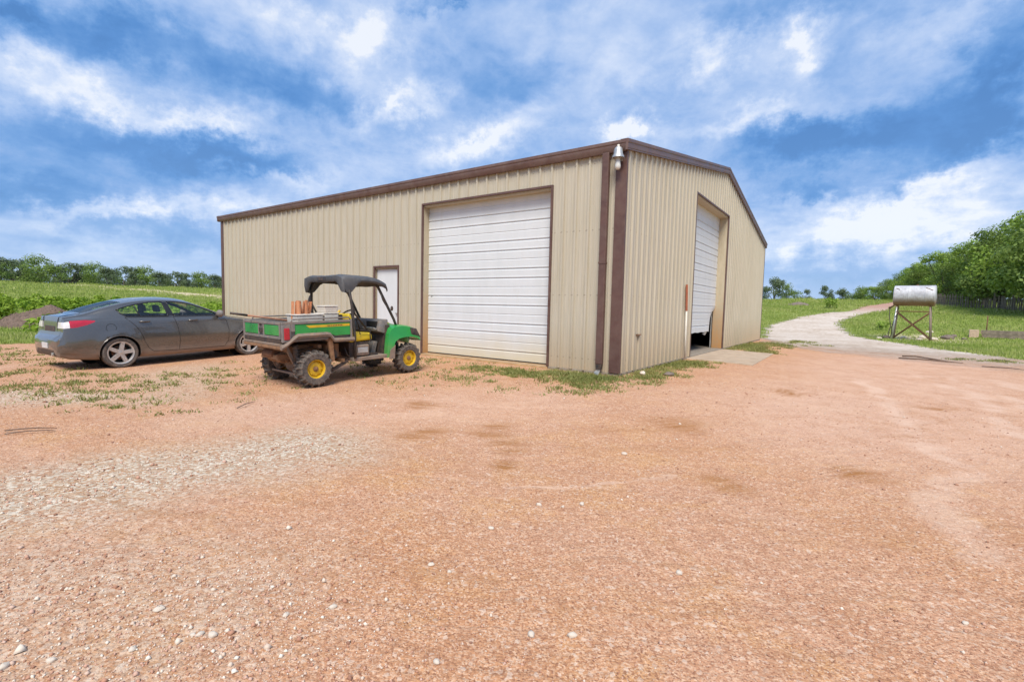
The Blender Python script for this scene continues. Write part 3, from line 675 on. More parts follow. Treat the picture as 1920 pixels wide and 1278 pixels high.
# ------------------------------------------------------------------ the barn
HE, HP = 4.492, 5.985
SL = (HP-HE)/(BW/2+.13)
D1 = (-5.507, -1.618, 3.837); MD = (-7.42, -6.40, 2.297); D2 = (4.878, 8.888, 4.5)
barn = empty('metal_barn', (0, 0, 0), 0, 'tan ribbed metal barn with brown trim and white sectional doors', 'barn')
RIB = .294
def rib_profile(a, b, phase, extra):
    """[(s, depth)] break points of the ribbed sheet between a and b"""
    pts = {round(a, 4): 0.0, round(b, 4): 0.0}
    k0 = math.floor((a-phase)/RIB)-1; k1 = math.ceil((b-phase)/RIB)+1
    for k in range(k0, k1+1):
        c = phase+k*RIB
        for ds, dp in ((-.032, 0), (-.020, .040), (.020, .040), (.032, 0), (.090, 0), (.096, .006), (.112, .006), (.118, 0), (.176, 0), (.182, .006), (.198, .006), (.204, 0)):
            if a < c+ds < b: pts[round(c+ds, 4)] = dp
    L = sorted(pts.items())
    for e in extra:
        if a < e < b:
            xs = [q[0] for q in L]; ds = [q[1] for q in L]; L.append((round(e, 4), float(np.interp(e, xs, ds)))); L.sort()
    return L
def ribbed_wall(a, b, phase, opens, top, put):
    mb = MB(); L = rib_profile(a, b, phase, [q for o in opens for q in o[:2]])
    for (s0, d0), (s1, d1) in zip(L, L[1:]):
        if s1-s0 < 1e-5: continue
        zb = 0.0
        for o in opens:
            if o[0]-1e-3 <= s0 and s1 <= o[1]+1e-3: zb = o[2]
        mb.add([put(s0, d0, zb), put(s1, d1, zb), put(s1, d1, top(s1)), put(s0, d0, top(s0))], [(0, 1, 2, 3)])
    return mb
ribbed_wall(-BL, 0, -5.46, [D1, MD], lambda s: HE-.06, lambda s, d, z: (s, -d, z)).build('wall', M['siding'], barn)
ribbed_wall(0, BW, .12, [D2], lambda s: HE-.06+SL*min(s, BW-s), lambda s, d, z: (d, s, z)).build('wall', M['siding'], barn)
ribbed_wall(-BL, 0, -5.46, [], lambda s: HE-.06, lambda s, d, z: (s, BW+d, z)).build('wall', M['siding'], barn)
ribbed_wall(0, BW, .12, [], lambda s: HE-.06+SL*min(s, BW-s), lambda s, d, z: (-BL-d, s, z)).build('wall', M['siding'], barn)
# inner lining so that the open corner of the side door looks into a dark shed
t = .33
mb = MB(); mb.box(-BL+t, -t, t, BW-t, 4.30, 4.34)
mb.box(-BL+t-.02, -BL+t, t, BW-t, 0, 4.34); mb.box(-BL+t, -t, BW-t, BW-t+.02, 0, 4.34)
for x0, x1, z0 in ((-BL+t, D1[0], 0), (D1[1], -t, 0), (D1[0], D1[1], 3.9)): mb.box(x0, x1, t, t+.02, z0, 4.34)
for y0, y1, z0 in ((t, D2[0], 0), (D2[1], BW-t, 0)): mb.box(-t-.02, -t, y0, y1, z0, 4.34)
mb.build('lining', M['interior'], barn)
# slab
MB().box(-BL-.02, .02, -.02, BW+.02, -.55, -.003).build('foundation', M['concrete_old'], barn, bevel=.012)
# roof: two ribbed slopes with a ridge cap
mb = MB()
for sgn in (0, 1):
    L = rib_profile(-BL-.06, .06, -5.46, [])
    for (s0, d0), (s1, d1) in zip(L, L[1:]):
        ye, ym = (-.12, BW/2) if not sgn else (BW+.12, BW/2)
        mb.add([(s0, ye, HE-.03+d0*.8), (s1, ye, HE-.03+d1*.8), (s1, ym, HP-.04+d1*.8), (s0, ym, HP-.04+d0*.8)], [(0, 1, 2, 3)])
roof = mb.build('roof', M['roofmetal'], barn)
MB().prism([(BW/2-.25, HP-.052), (BW/2, HP-.012), (BW/2+.25, HP-.052), (BW/2, HP+.012)], 0, -BL-.05, .05).build('ridge_cap', M['roofmetal'], roof)
# gutters (sculpted K-style trough) on both eaves
gp = [(-.035, HE-.20), (-.085, HE-.20), (-.125, HE-.125), (-.125, HE-.075), (-.138, HE-.055), (-.138, HE), (-.118, HE), (-.118, HE-.04), (-.035, HE-.04)]
MB().prism(gp, 0, -BL-.12, .045).build('gutter', M['gutter'], barn, auto=.5)
MB().prism([(BW-y, z) for y, z in gp], 0, -BL-.12, .045).build('gutter', M['gutter'], barn, auto=.5)
# sculpted rake trim following each gable slope: four runs
def rake(x0, sx, side):
    pr = [(.003, -.20), (.045, -.20), (.045, -.175), (.052, -.165), (.052, -.075), (.064, -.060), (.064, .0), (.045, .008), (-.10, .008), (-.10, -.003), (.003, -.012)]
    ya, yb = (-.14, BW/2) if side == 0 else (BW+.14, BW/2)
    secs = [[(x0+sx*u, y, (HE if k == 0 else HP)+w) for u, w in pr] for k, y in enumerate((ya, yb))]
    MB().loft(secs).build('rake_trim', M['gutter'], barn, auto=.5)
for side in (0, 1): rake(.033, 1, side); rake(-BL-.033, -1, side)
# corner trims
def corner(x0, x1, y0, y1, zt): MB().box(x0, x1, y0, y1, .004, zt).build('corner_trim', M['trim'], barn, bevel=.004)
corner(-.185, .044, -.044, .0, HE-.19); corner(.0, .043, 0.001, .02, HE-.19)
corner(-BL-.036, -BL+.14, -.036, .0, HE-.19); corner(-.11, .036, BW, BW+.036, HE-.19); corner(.0, .037, BW-.10, BW-.001, HE-.17)
corner(-BL-.036, -BL+.14, BW, BW+.036, HE-.19); corner(.0335, .0365, .022, .034, HE-.19)
# downspout with its offset joint and outlet elbow
ds = MB().box(-.446, -.305, -.125, -.032, .16, HE-.19).build('downspout', M['trim'], barn, bevel=.012)
MB().box(-.452, -.299, -.131, -.030, 2.16, 2.20).build('joint', M['trim'], ds, bevel=.004)
MB().hexa([(-.43, -.125, .02), (-.32, -.125, .02), (-.32, -.04, .06), (-.43, -.04, .06)], [(-.44, -.12, .16), (-.31, -.12, .16), (-.31, -.04, .16), (-.44, -.04, .16)]).build('outlet_elbow', M['black'], ds, bevel=.008)
MB().hexa([(-.425, -.21, -.055), (-.325, -.21, -.055), (-.325, -.12, -.02), (-.425, -.12, -.02)], [(-.425, -.20, .015), (-.325, -.20, .015), (-.325, -.11, .05), (-.425, -.11, .05)]).build('outlet', M['galv'], ds, bevel=.01)

# door openings: trim on the face, jambs and head in the recess
def opening(a, b, h, depth, put, jm, tw=.045, td=.036):
    mb = MB()
    def bx(s0, s1, d0, d1, z0, z1):
        P = [put(s, d, z) for z in (z0, z1) for s, d in ((s0, d0), (s1, d0), (s1, d1), (s0, d1))]
        mb.hexa(P[:4], P[4:])
    bx(a-tw*.4, a+tw*.6, -td-.008, .0, .0, h+tw*.5); bx(b-tw*.6, b+tw*.4, -td-.008, .0, .0, h+tw*.5); bx(a+tw*.6, b-tw*.6, -td-.008, 0, h-tw*.5, h+tw*.5)
    fr = mb.build('door_frame', M['trim'], barn, bevel=.003)
    mb = MB()
    bx(a, a+.02, .002, depth, 0, h); bx(b-.02, b, .002, depth, 0, h); bx(a+.02, b-.02, .002, depth, h-.06, h-.002)
    mb.build('jamb', jm, fr)
    return fr
opening(D1[0], D1[1], D1[2], .30, lambda s, d, z: (s, d, z), M['jamb'])
opening(D2[0], D2[1], D2[2], .33, lambda s, d, z: (-d, s, z), M['jamb'])
opening(MD[0], MD[1], MD[2], .10, lambda s, d, z: (s, d, z), M['jamb'], .05, .036)

def door_profile(z0, z1, per=.640):
    """(z, depth) break points of a ribbed sectional door face; depth grows into the building"""
    pts = []; z = z0
    pts.append((z0, 0.0)); k = 0
    offs = (.215, .425, .640)
    zz = z0
    while True:
        hit = False
        for o, kind in zip(offs, (1, 0, 1)):
            q = zz+o
            if q > z1-.03: hit = True; break
            if kind: pts += [(q-.046, .0), (q-.020, .017), (q, .017), (q+.004, -.004), (q+.026, -.003), (q+.038, .0)]
            else: pts += [(q-.022, 0), (q-.006, .009), (q+.003, .009), (q+.008, 0)]
        if hit: break
        zz += per
    pts.append((z1, 0)); return pts
def front_door():
    pf = door_profile(.03, 3.90); a, b = D1[0]+.02, D1[1]-.02; mb = MB()
    for (z0, d0), (z1, d1) in zip(pf, pf[1:]):
        mb.add([(a, .20+d0, z0), (b, .20+d0, z0), (b, .20+d1, z1), (a, .20+d1, z1)], [(0, 1, 2, 3)])
    d = mb.build('overhead_door', M['door'], barn); d['label'] = 'white sectional door closed down to the sill'
    MB().hexa([(a-.02, -.07, -.14), (b+.02, -.07, -.14), (b+.02, .19, -.14), (a-.02, .19, -.14)], [(a-.02, -.05, -.006), (b+.02, -.05, -.006), (b+.02, .19, .001), (a-.02, .19, .001)]).build('sill', M['sill'], barn, bevel=.008)
    MB().box(a, b, .196, .235, .0, .029).build('bottom_seal', M['black'], d)
    MB().box(a+.10, a+.14, .185, .199, 1.50, 1.53).build('latch', M['galv'], d)
front_door()
def side_door():
    """sectional door hung above the sill, its far lower corner bent inwards and torn"""
    a, b = D2[0]+.02, D2[1]-.02; zb = .615; pf = door_profile(zb-.02, 4.46, .640)
    ys = np.linspace(a, b, 60); mb = MB()
    def bend(y, z):
        u = max(0, (y-(b-.75))/.75); v = max(0, (1.38-z)/.78)
        k = u**1.6*v**1.2
        return .42*k, .20*k, .33*k          # inwards, towards the hinge side, lifted
    V = []; F = []; ny = len(ys)
    for z, d in pf:
        for y in ys:
            dx, dy, dz = bend(y, z); V.append((-.27-d-dx, y-dy, z+dz+.012*math.sin(y*9)*max(0, 1.2-z)))
    for i in range(len(pf)-1):
        for j in range(ny-1):
            yc, zc = ys[j], pf[i][0]
            if yc > b-.55+.42*(zc-zb)/.62+.04*math.sin(zc*37) and zc < 1.20: continue      # torn away
            F.append((i*ny+j, i*ny+j+1, (i+1)*ny+j+1, (i+1)*ny+j))
    mb.add(V, F); d = mb.build('overhead_door', M['door'], barn); d['label'] = 'white sectional door stuck part open with its lower corner torn'
    MB().hexa([(-.40, b-.95, .50), (-.36, b-.82, .46), (-.40, b-.80, .47), (-.44, b-.93, .51)], [(-.30, b-.95, .62), (-.29, b-.72, .66), (-.33, b-.72, .66), (-.34, b-.95, .62)]).build('torn_flap', M['door'], d)
    for q in (b-.06, a+.06): MB().bar((-.36, q, .0), (-.36, q, 4.3), .05, .03).build('guide_rail', M['galv'], d)
side_door()
def man_door():
    d = MB().box(MD[0]+.05, MD[1]-.05, .045, .09, .02, MD[2]-.07).build('entry_door', M['door'], barn, bevel=.004)
    d['label'] = 'white single entry door'
    k = MB(); k.lathe([(0, -.05), (.022, -.05), (.028, -.035), (.02, -.015), (.012, 0)], (MD[1]-.13, .04, 1.02), 1, 12); k.build('handle', M['galv'], d, smooth=True)
man_door()
# small rusty tabs for unidentified marks on the gable siding
b_ = MB(); b_.hexa([(.005, .86, .735), (.06, .87, .73), (.06, 1.06, .735), (.005, 1.06, .74)], [(.005, .86, .752), (.05, .87, .742), (.05, 1.06, .75), (.005, 1.06, .757)]); b_.build('rusty_tab', M['rust'], barn)
b_ = MB(); b_.hexa([(.03, 4.33, .595), (.06, 4.33, .59), (.06, 4.42, .60), (.03, 4.42, .602)], [(.03, 4.33, .607), (.055, 4.33, .60), (.055, 4.42, .61), (.03, 4.42, .614)]); b_.build('rusty_tab', M['rust'], barn)

# dusk-to-dawn lamp on the corner
lamp = empty('yard_lamp', (-.09, -.036, 4.16), 0, 'small grey bell-shaped security lamp at the top corner of the barn', 'lamp')
h = MB().lathe([(0, .19), (.045, .188), (.072, .165), (.085, .12), (.088, .06), (.112, .015), (.118, -.015), (.098, -.012), (.07, .05), (0, .06)], (0, -.14, 0), 2, 20); h.build('lamp_shade', M['galv'], lamp, auto=.6)
h = MB().lathe([(0, -.235), (.03, -.232), (.052, -.205), (.055, -.16), (.046, -.10), (.036, -.05), (.034, -.01)], (0, -.14, 0), 2, 16); h.build('lens', M['lampglass'], lamp, smooth=True)
h = MB().lathe([(0, .235), (.022, .232), (.026, .20), (.026, .185)], (0, -.14, 0), 2, 12); h.build('photocell', M['whitepole'], lamp, smooth=True)
h = MB().box(-.035, .035, -.02, .0, -.05, .12).bar((0, -.015, .09), (0, -.10, .10), .035); h.build('bracket', M['galv'], lamp)

# marker pole leaning on the gable: white shaft, faded orange sleeve
mk = empty('marker_pole', (.095, 4.16, -.06), 0, 'white marker pole with faded orange sleeve leaning beside the side door', 'pole')
MB().tube([(.03, -.05, 0), (0, 0, 1.34)], .022, 10).build('shaft', M['whitepole'], mk, smooth=True)
MB().tube([(0, 0, 1.33), (-.025, .01, 2.02)], [.030, .030], 10).build('sleeve', M['orangepole'], mk, auto=.6)

# concrete apron at the side door
ap = MB(); ap.hexa([(.022, 4.55, -.3), (1.70, 4.50, -.3), (1.62, 8.86, -.3), (.022, 8.86, -.3)], [(.022, 4.55, -.022), (1.70, 4.50, -.058), (1.62, 8.86, -.062), (.022, 8.86, -.022)])
tag(ap.build('concrete_apron', M['concrete'], None, bevel=.012), 'small concrete apron in front of the side door', 'pavement', kind='structure')
# a few pieces lying at the wall foot
def lump(name, x, y, r, mat, seed, label, cat, group=None):
    o = MB().blob((0, 0, 0), r, 10, 7, seed, .2).build(name, mat, None, auto=.8); o.location = (x, y, gzf(x, y)+r[2]*.5); tag(o, label, cat, group)
lump('rock', .72, .95, (.10, .16, .05), M['rock'], 4, 'dark flat rock among the weeds by the barn corner', 'rock')
lump('rock', .30, .55, (.06, .07, .06), M['stone'], 6, 'small pale rock at the foot of the gable wall', 'rock')
# ------------------------------------------------------------------ the saloon car (x forward, y left, origin under the rear axle)
WB = 2.72
car = empty('parked_car', (-8.816, -5.50, 0), rad(93.3), 'grey four-door saloon car with dusty sills parked beside the barn', 'car')
_pr = (car.location.x, car.location.y); _pf = (_pr[0]+WB*math.cos(rad(93.3)), _pr[1]+WB*math.sin(rad(93.3)))
_cx = .9*math.sin(rad(93.3)); _cy = -.9*math.cos(rad(93.3))
_off = .80                                            # the measured wheel contact is the right-hand wheel
car.location.x -= _off*math.sin(rad(93.3)); car.location.y += _off*math.cos(rad(93.3))
_zr = gzf(car.location.x+.75, car.location.y); _zf = gzf(car.location.x+WB*math.cos(rad(93.3))+.75, car.location.y+WB*math.sin(rad(93.3)))
car.location.z = _zr+.010; car.rotation_euler.y = -math.atan2(_zf-_zr, WB)

CT = [  # x, zb, w_sill, w_mid, z_mid, w_belt, z_belt, w_rail, z_rail, z_centre
 (-.965, .36, .58, .62, .50, .60, .60, .44, .625, .630), (-.955, .31, .66, .71, .50, .69, .63, .52, .665, .672), (-.935, .29, .69, .75, .52, .725, .665, .57, .690, .696), (-.895, .28, .71, .78, .53, .735, .69, .60, .715, .722),
 (-.875, .28, .715, .79, .53, .735, .735, .60, .765, .775), (-.862, .27, .72, .795, .53, .735, .85, .61, .905, .915), (-.852, .27, .72, .80, .54, .73, .955, .61, 1.03, 1.04), (-.835, .26, .725, .805, .54, .73, .990, .62, 1.085, 1.10),
 (-.77, .24, .745, .828, .56, .735, 1.00, .615, 1.088, 1.106), (-.60, .22, .78, .848, .59, .75, 1.015, .60, 1.110, 1.130), (-.42, .20, .79, .860, .61, .765, 1.025, .60, 1.160, 1.190), (-.20, .19, .80, .869, .63, .778, 1.035, .61, 1.245, 1.285),
 (.05, .19, .81, .874, .64, .786, 1.04, .615, 1.320, 1.368), (.30, .185, .815, .877, .64, .790, 1.035, .61, 1.375, 1.428), (.60, .18, .82, .878, .64, .792, 1.03, .602, 1.408, 1.465), (.95, .18, .82, .878, .635, .793, 1.025, .598, 1.415, 1.478),
 (1.25, .18, .82, .878, .63, .793, 1.02, .598, 1.395, 1.462), (1.45, .18, .82, .878, .63, .793, 1.018, .605, 1.355, 1.415), (1.75, .18, .82, .878, .63, .792, 1.015, .635, 1.245, 1.290), (2.05, .18, .82, .877, .63, .790, 1.005, .680, 1.110, 1.145),
 (2.22, .18, .82, .876, .63, .785, .99, .705, 1.030, 1.060), (2.32, .18, .82, .875, .62, .78, .965, .68, 1.005, 1.028), (2.55, .19, .82, .872, .62, .775, .925, .64, .975, .995), (2.85, .20, .81, .865, .61, .765, .87, .62, .925, .945),
 (3.10, .21, .79, .850, .60, .745, .80, .60, .865, .885), (3.30, .22, .76, .815, .58, .71, .725, .56, .785, .805), (3.44, .23, .71, .755, .56, .66, .66, .50, .705, .72), (3.54, .25, .63, .67, .53, .58, .60, .42, .635, .645), (3.60, .29, .50, .54, .50, .47, .55, .34, .57, .58), (3.625, .33, .36, .40, .47, .35, .52, .26, .535, .54)]
CTA = np.array(CT)
def car_sec(x):
    r = [np.interp(x, CTA[:, 0], CTA[:, k]) for k in range(1, 10)]
    zb, ws, wm, zm, wbt, zbt, wr, zr, zc = r
    K = [(ws-.10, zb), (ws-.015, zb+.02), (ws+.022, zb+.10), (wm-.030, zb+.45*(zm-zb)), (wm, zm), (wbt+.50*(wm-wbt), zbt-.085), (wbt+.006, zbt-.012), (wbt-.018, zbt+.022), (wr+.012, zr-.05 if zr-zbt > .1 else zr-.3*(zr-zbt)), (wr-.035, zr+.004), (wr*.55, zc-.24*(zc-zr)), (wr*.25, zc-.05*(zc-zr)), (0, zc)]
    if zr-zbt < .1: K[7] = (wbt-.03, zbt+.25*(zr-zbt))
    return K
def catmull(P, n):
    out = []
    for i in range(len(P)-1):
        p0 = P[max(i-1, 0)]; p1 = P[i]; p2 = P[i+1]; p3 = P[min(i+2, len(P)-1)]
        for k in range(n):
            t = k/n; t2 = t*t; t3 = t2*t
            out.append(tuple(.5*(2*p1[d]+(p2[d]-p0[d])*t+(2*p0[d]-5*p1[d]+4*p2[d]-p3[d])*t2+(3*p1[d]-p0[d]-3*p2[d]+p3[d])*t3) for d in range(2)))
    out.append(P[-1]); return out
def car_x_list():
    xs = []
    for a, b in zip(CTA[:-1, 0], CTA[1:, 0]):
        n = max(1, int(round((b-a)/.055))); xs += list(np.linspace(a, b, n, endpoint=False))
    return xs+[CTA[-1, 0]]
CXS = car_x_list()
def smooth_table():
    """smooth section rows along x so that the loft has no facets"""
    S = np.array([[c for q in car_sec(x) for c in q] for x in CXS]); T = S.copy()
    xs = np.array(CXS)
    for i, x in enumerate(xs):
        h = .10 if -.55 < x < 3.2 else .012
        w = np.exp(-((xs-x)/h)**2); T[i] = (S*w[:, None]).sum(0)/w.sum()
    return T
CSM = smooth_table()
CSEC = [catmull([(r[2*k], r[2*k+1]) for k in range(13)], 4) for r in CSM]
def cut_poly(bm, poly, ax, ok):
    """slice bm along the sides of a 2-D polygon (axes ax) and return the faces inside it"""
    P = [Vector(p) for p in poly]; n = len(P); x0 = min(p.x for p in P)-.12; x1 = max(p.x for p in P)+.12; y0 = min(p.y for p in P)-.12; y1 = max(p.y for p in P)+.12
    def near(f):
        c = f.calc_center_median(); return x0 < c[ax[0]] < x1 and y0 < c[ax[1]] < y1 and ok(c)
    for i in range(n):
        a, b = P[i], P[(i+1) % n]; d = b-a; L = d.length
        if L < 1e-5: continue
        nrm = Vector((0, 0, 0)); nrm[ax[0]] = d.y/L; nrm[ax[1]] = -d.x/L
        co = Vector((0, 0, 0)); co[ax[0]] = a.x; co[ax[1]] = a.y
        fs = []
        for f in bm.faces:
            if not near(f): continue
            ts = [(Vector((v.co[ax[0]], v.co[ax[1]]))-a).dot(d)/L for v in f.verts]
            if max(ts) < -.002 or min(ts) > L+.002: continue
            fs.append(f)
        g = list({e for f in fs for e in f.edges})+list({v for f in fs for v in f.verts})+fs
        if fs: bmesh.ops.bisect_plane(bm, geom=g, dist=1e-6, plane_co=co, plane_no=nrm)
    def inside(c):
        x, y = c[ax[0]], c[ax[1]]; r = False
        for i in range(n):
            a, b = P[i], P[(i+1) % n]
            if (a.y > y) != (b.y > y) and x < (b.x-a.x)*(y-a.y)/(b.y-a.y)+a.x: r = not r
        return r
    return [f for f in bm.faces if near(f) and inside(f.calc_center_median())]
def take(bm, faces, name, mat, parent, label=None, off=0.0):
    """move faces of bm into a mesh of their own"""
    fs = set(faces); nb = bmesh.new(); mp = {}
    for f in faces:
        vs = []
        for v in f.verts:
            if v.index == -1 or v not in mp: mp[v] = nb.verts.new(v.co+(v.normal*off if off else Vector((0, 0, 0))))
            vs.append(mp[v])
        try: nf = nb.faces.new(vs); nf.smooth = True
        except ValueError: pass
    bmesh.ops.delete(bm, geom=list(fs), context='FACES')
    me = bpy.data.meshes.new(name); nb.to_mesh(me); nb.free()
    o = link_mesh(name, me, mat, parent)
    if label: o['label'] = label
    return o
def make_car():
    n = len(CSEC[0]); V = []; F = []
    rings = []
    for x, S in zip(CXS, CSEC):
        half = [(0, S[0][1]+.01)]+S            # bottom centre then up the left side to the roof centre
        ring = [(x, y, z) for y, z in half]+[(x, -y, z) for y, z in reversed(half[1:-1])]
        rings.append(ring)
    mb = MB().loft(rings); me = bpy.data.meshes.new('tmp'); me.from_pydata(mb.v, [], mb.f)
    bm = bmesh.new(); bm.from_mesh(me)
    for v in bm.verts:
        if abs(v.co.y) > .55:
            for cx in (0, WB):
                q = math.hypot(v.co.x-cx, v.co.z-.318); e = .022*math.exp(-((q-.385)/.055)**2)*float(ss(.22, .34, v.co.z))
                v.co.y += math.copysign(e, v.co.y)
    bmesh.ops.recalc_face_normals(bm, faces=bm.faces); bm.normal_update()
    for s, nm in ((0, 1), ): pass
    # wheel arches
    for cx in (0, WB):
        circ = [(cx+.362*math.cos(t), .318+.362*math.sin(t)) for t in np.linspace(0, 2*math.pi, 34, endpoint=False)]
        fs = cut_poly(bm, circ, (0, 2), lambda c: abs(c.y) > .42)
        bmesh.ops.delete(bm, geom=fs, context='FACES')
    side = lambda s: (lambda c: c.y*s > .40)
    RW = [(.02, 1.215), (.075, 1.135), (.165, 1.075), (.50, 1.068), (.955, 1.06), (.895, 1.372), (.62, 1.362), (.36, 1.318), (.16, 1.262)]
    FW = [(1.06, 1.06), (1.55, 1.052), (1.93, 1.046), (2.06, 1.052), (1.93, 1.125), (1.74, 1.215), (1.52, 1.298), (1.32, 1.345), (1.15, 1.366), (.985, 1.373)]
    DR = [(.13, 1.052), (.30, .86), (.385, .70), (.44, .52), (.51, .385), (.60, .30), (1.115, .285), (1.13, .50), (1.10, .80), (1.045, 1.035)]
    DF = [(1.045, 1.035), (1.10, .80), (1.13, .50), (1.115, .285), (2.12, .285), (2.215, .42), (2.225, .70), (2.195, .90), (2.13, 1.02)]
    body_kids = []
    bm.normal_update()
    parts = []
    for s in (-1, 1):
        gf = cut_poly(bm, RW, (0, 2), side(s)); parts.append(take(bm, gf, 'side_window', M['glass'], None))
        gf = cut_poly(bm, FW, (0, 2), side(s)); parts.append(take(bm, gf, 'side_window', M['glass'], None))
        d1 = take(bm, cut_poly(bm, DR, (0, 2), side(s)), 'door', M['carpaint'], None); parts.append(d1)
        d2 = take(bm, cut_poly(bm, DF, (0, 2), side(s)), 'door', M['carpaint'], None); parts.append(d2)
        parts.append(take(bm, cut_poly(bm, [(-.775, .995), (-.775, .872), (-.68, .878), (-.52, .92), (-.385, .98), (-.37, 1.003), (-.52, 1.022), (-.75, 1.012)], (0, 2), side(s)), 'tail_lamp', M['redlens'], None))
        parts.append(take(bm, cut_poly(bm, [(-.90, .975), (-.88, .862), (-.775, .872), (-.775, .995)], (0, 2), side(s)), 'reversing_lamp', M['clearlens'], None))
        parts.append(take(bm, cut_poly(bm, [(3.12, .80), (3.34, .70), (3.50, .585), (3.40, .56), (3.2, .64), (3.02, .74)], (0, 2), side(s)), 'headlight', M['clearlens'], None))
        fl = [(-.135+.085*math.cos(t), .845+.085*math.sin(t)) for t in np.linspace(0, 2*math.pi, 20, endpoint=False)]
        if s < 0: parts.append(take(bm, cut_poly(bm, fl, (0, 2), side(s)), 'fuel_flap', M['carpaint'], None))
        # clear inner lamp segment on the boot face
        parts.append(take(bm, cut_poly(bm, [(s*.46, .875), (s*.72, .858), (s*.72, .975), (s*.46, .960)][::s], (1, 2), lambda c: c.x < -.82), 'tail_lamp', M['redlens'], None))
    parts.append(take(bm, cut_poly(bm, [(-.50, -.50), (.16, -.53), (.16, .53), (-.50, .50)], (0, 1), lambda c: c.z > 1.12), 'rear_window', M['glass'], None))
    parts.append(take(bm, cut_poly(bm, [(1.45, -.52), (2.20, -.66), (2.20, .66), (1.45, .52)], (0, 1), lambda c: c.z > 1.03), 'windscreen', M['glass'], None))
    parts.append(take(bm, cut_poly(bm, [(-.60, .31), (.60, .31), (.48, .43), (-.48, .43)], (1, 2), lambda c: c.x < -.90), 'rear_skirt', M['black'], None))
    for f in bm.faces: f.smooth = True
    for e in bm.edges:
        if len(e.link_faces) == 2 and e.calc_face_angle(0) > .6: e.smooth = False
    body_me = bpy.data.meshes.new('body'); bm.to_mesh(body_me); bm.free()
    body = link_mesh('body', body_me, M['carpaint'], car)
    for p in parts: p.parent = car
    def surf_y(x, z):
        i = int(np.clip(np.searchsorted(CXS, x), 1, len(CXS)-1)); t = (x-CXS[i-1])/(CXS[i]-CXS[i-1])
        def at(S):
            best = None
            for (y0, z0), (y1, z1) in zip(S, S[1:]):
                if (z0-z)*(z1-z) <= 0 and abs(z1-z0) > 1e-9:
                    y = y0+(y1-y0)*(z-z0)/(z1-z0); best = y if best is None else max(best, y)
            return best if best is not None else S[6][0]
        return at(CSEC[i-1])*(1-t)+at(CSEC[i])*t
    # shut lines and window rubbers: thin dark beads along the outlines
    def bead(poly, s, r, mat, parent, name, closed=True, off=.0):
        pts = []
        Q = poly+[poly[0]] if closed else poly
        for a, b in zip(Q, Q[1:]):
            m = max(1, int(math.hypot(b[0]-a[0], b[1]-a[1])/.05))
            for k in range(m):
                x = a[0]+(b[0]-a[0])*k/m; z = a[1]+(b[1]-a[1])*k/m; pts.append((x, s*(surf_y(x, z)+off), z))
        x, z = Q[-1]; pts.append((x, s*(surf_y(x, z)+off), z))
        return MB().tube(pts, r, 6).build(name, mat, parent, smooth=True)
    for s in (-1, 1):
        wins = [p for p in parts if p.name.startswith('side_window')]; doors = [p for p in parts if p.name.startswith('door')]
        i = 0 if s < 0 else 2
        bead(RW, s, .012, M['trimblack'], wins[i], 'window_seal'); bead(FW, s, .012, M['trimblack'], wins[i+1], 'window_seal')
        bead([(.345, 1.315), (.41, 1.07)], s, .013, M['trimblack'], wins[i], 'divider', False)
        bead(DR, s, .0065, M['void'], doors[i], 'shut_line', True, -.003); bead(DF, s, .0065, M['void'], doors[i+1], 'shut_line', True, -.003)
        # B pillar cover
        pl = MB()
        for a, b in (((.955, 1.055), (.895, 1.372)), ((1.06, 1.055), (.985, 1.373))): pass
        P = [(.962, 1.06), (1.053, 1.06), (.982, 1.368), (.902, 1.368)]
        pl.hexa([(x, s*(surf_y(x, z)-.01), z) for x, z in P], [(x, s*(surf_y(x, z)+.004), z) for x, z in P]); pl.build('pillar_cover', M['trimblack'], car)
        for k, (hx, hz) in enumerate(((.37, .955), (1.33, .95))):
            y = surf_y(hx+.09, hz); hb = MB()
            hb.tube([(hx-.01, s*(y-.005), hz-.005), (hx+.02, s*(y+.030), hz), (hx+.10, s*(y+.037), hz+.004), (hx+.18, s*(y+.030), hz+.002), (hx+.205, s*(y-.005), hz)], [.010, .017, .018, .017, .010], 8)
            hd = hb.build('handle', M['carpaint'], doors[i+k], smooth=True)
            MB().blob((hx+.09, s*(y-.004), hz-.012), (.085, .012, .030), 14, 6, 1, 0).build('recess', M['void'], hd, smooth=True)
        # mirror
        y = surf_y(1.98, 1.03); mm = MB().blob((2.01, s*(y+.135), 1.085), (.065, .125, .088), 16, 9, 3, 0).build('wing_mirror', M['greyplastic'], car, smooth=True)
        MB().hexa([(1.97, s*(y-.01), 1.02), (2.06, s*(y-.01), 1.02), (2.04, s*(y+.10), 1.03), (1.99, s*(y+.10), 1.03)], [(1.98, s*(y-.02), 1.07), (2.06, s*(y-.02), 1.07), (2.04, s*(y+.10), 1.06), (1.99, s*(y+.10), 1.06)]).build('mirror_arm', M['black'], mm)
        # arch lips and liners
        for cx in (0, WB):
            pts = []
            for t in np.linspace(-.18, math.pi+.18, 26):
                x, z = cx+.364*math.cos(t), .318+.364*math.sin(t); pts.append((x, s*(surf_y(x, max(z, .30))+.013), z))
            MB().tube(pts, .011, 6).build('arch_lip', M['carpaint'], body, smooth=True)
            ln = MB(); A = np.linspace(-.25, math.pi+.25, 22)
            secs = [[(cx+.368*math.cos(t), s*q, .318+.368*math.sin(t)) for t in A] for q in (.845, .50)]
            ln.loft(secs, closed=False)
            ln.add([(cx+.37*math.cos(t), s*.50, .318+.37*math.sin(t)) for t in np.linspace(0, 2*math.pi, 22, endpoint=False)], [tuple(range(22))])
            ln.build('wheel_well', M['void'], body)
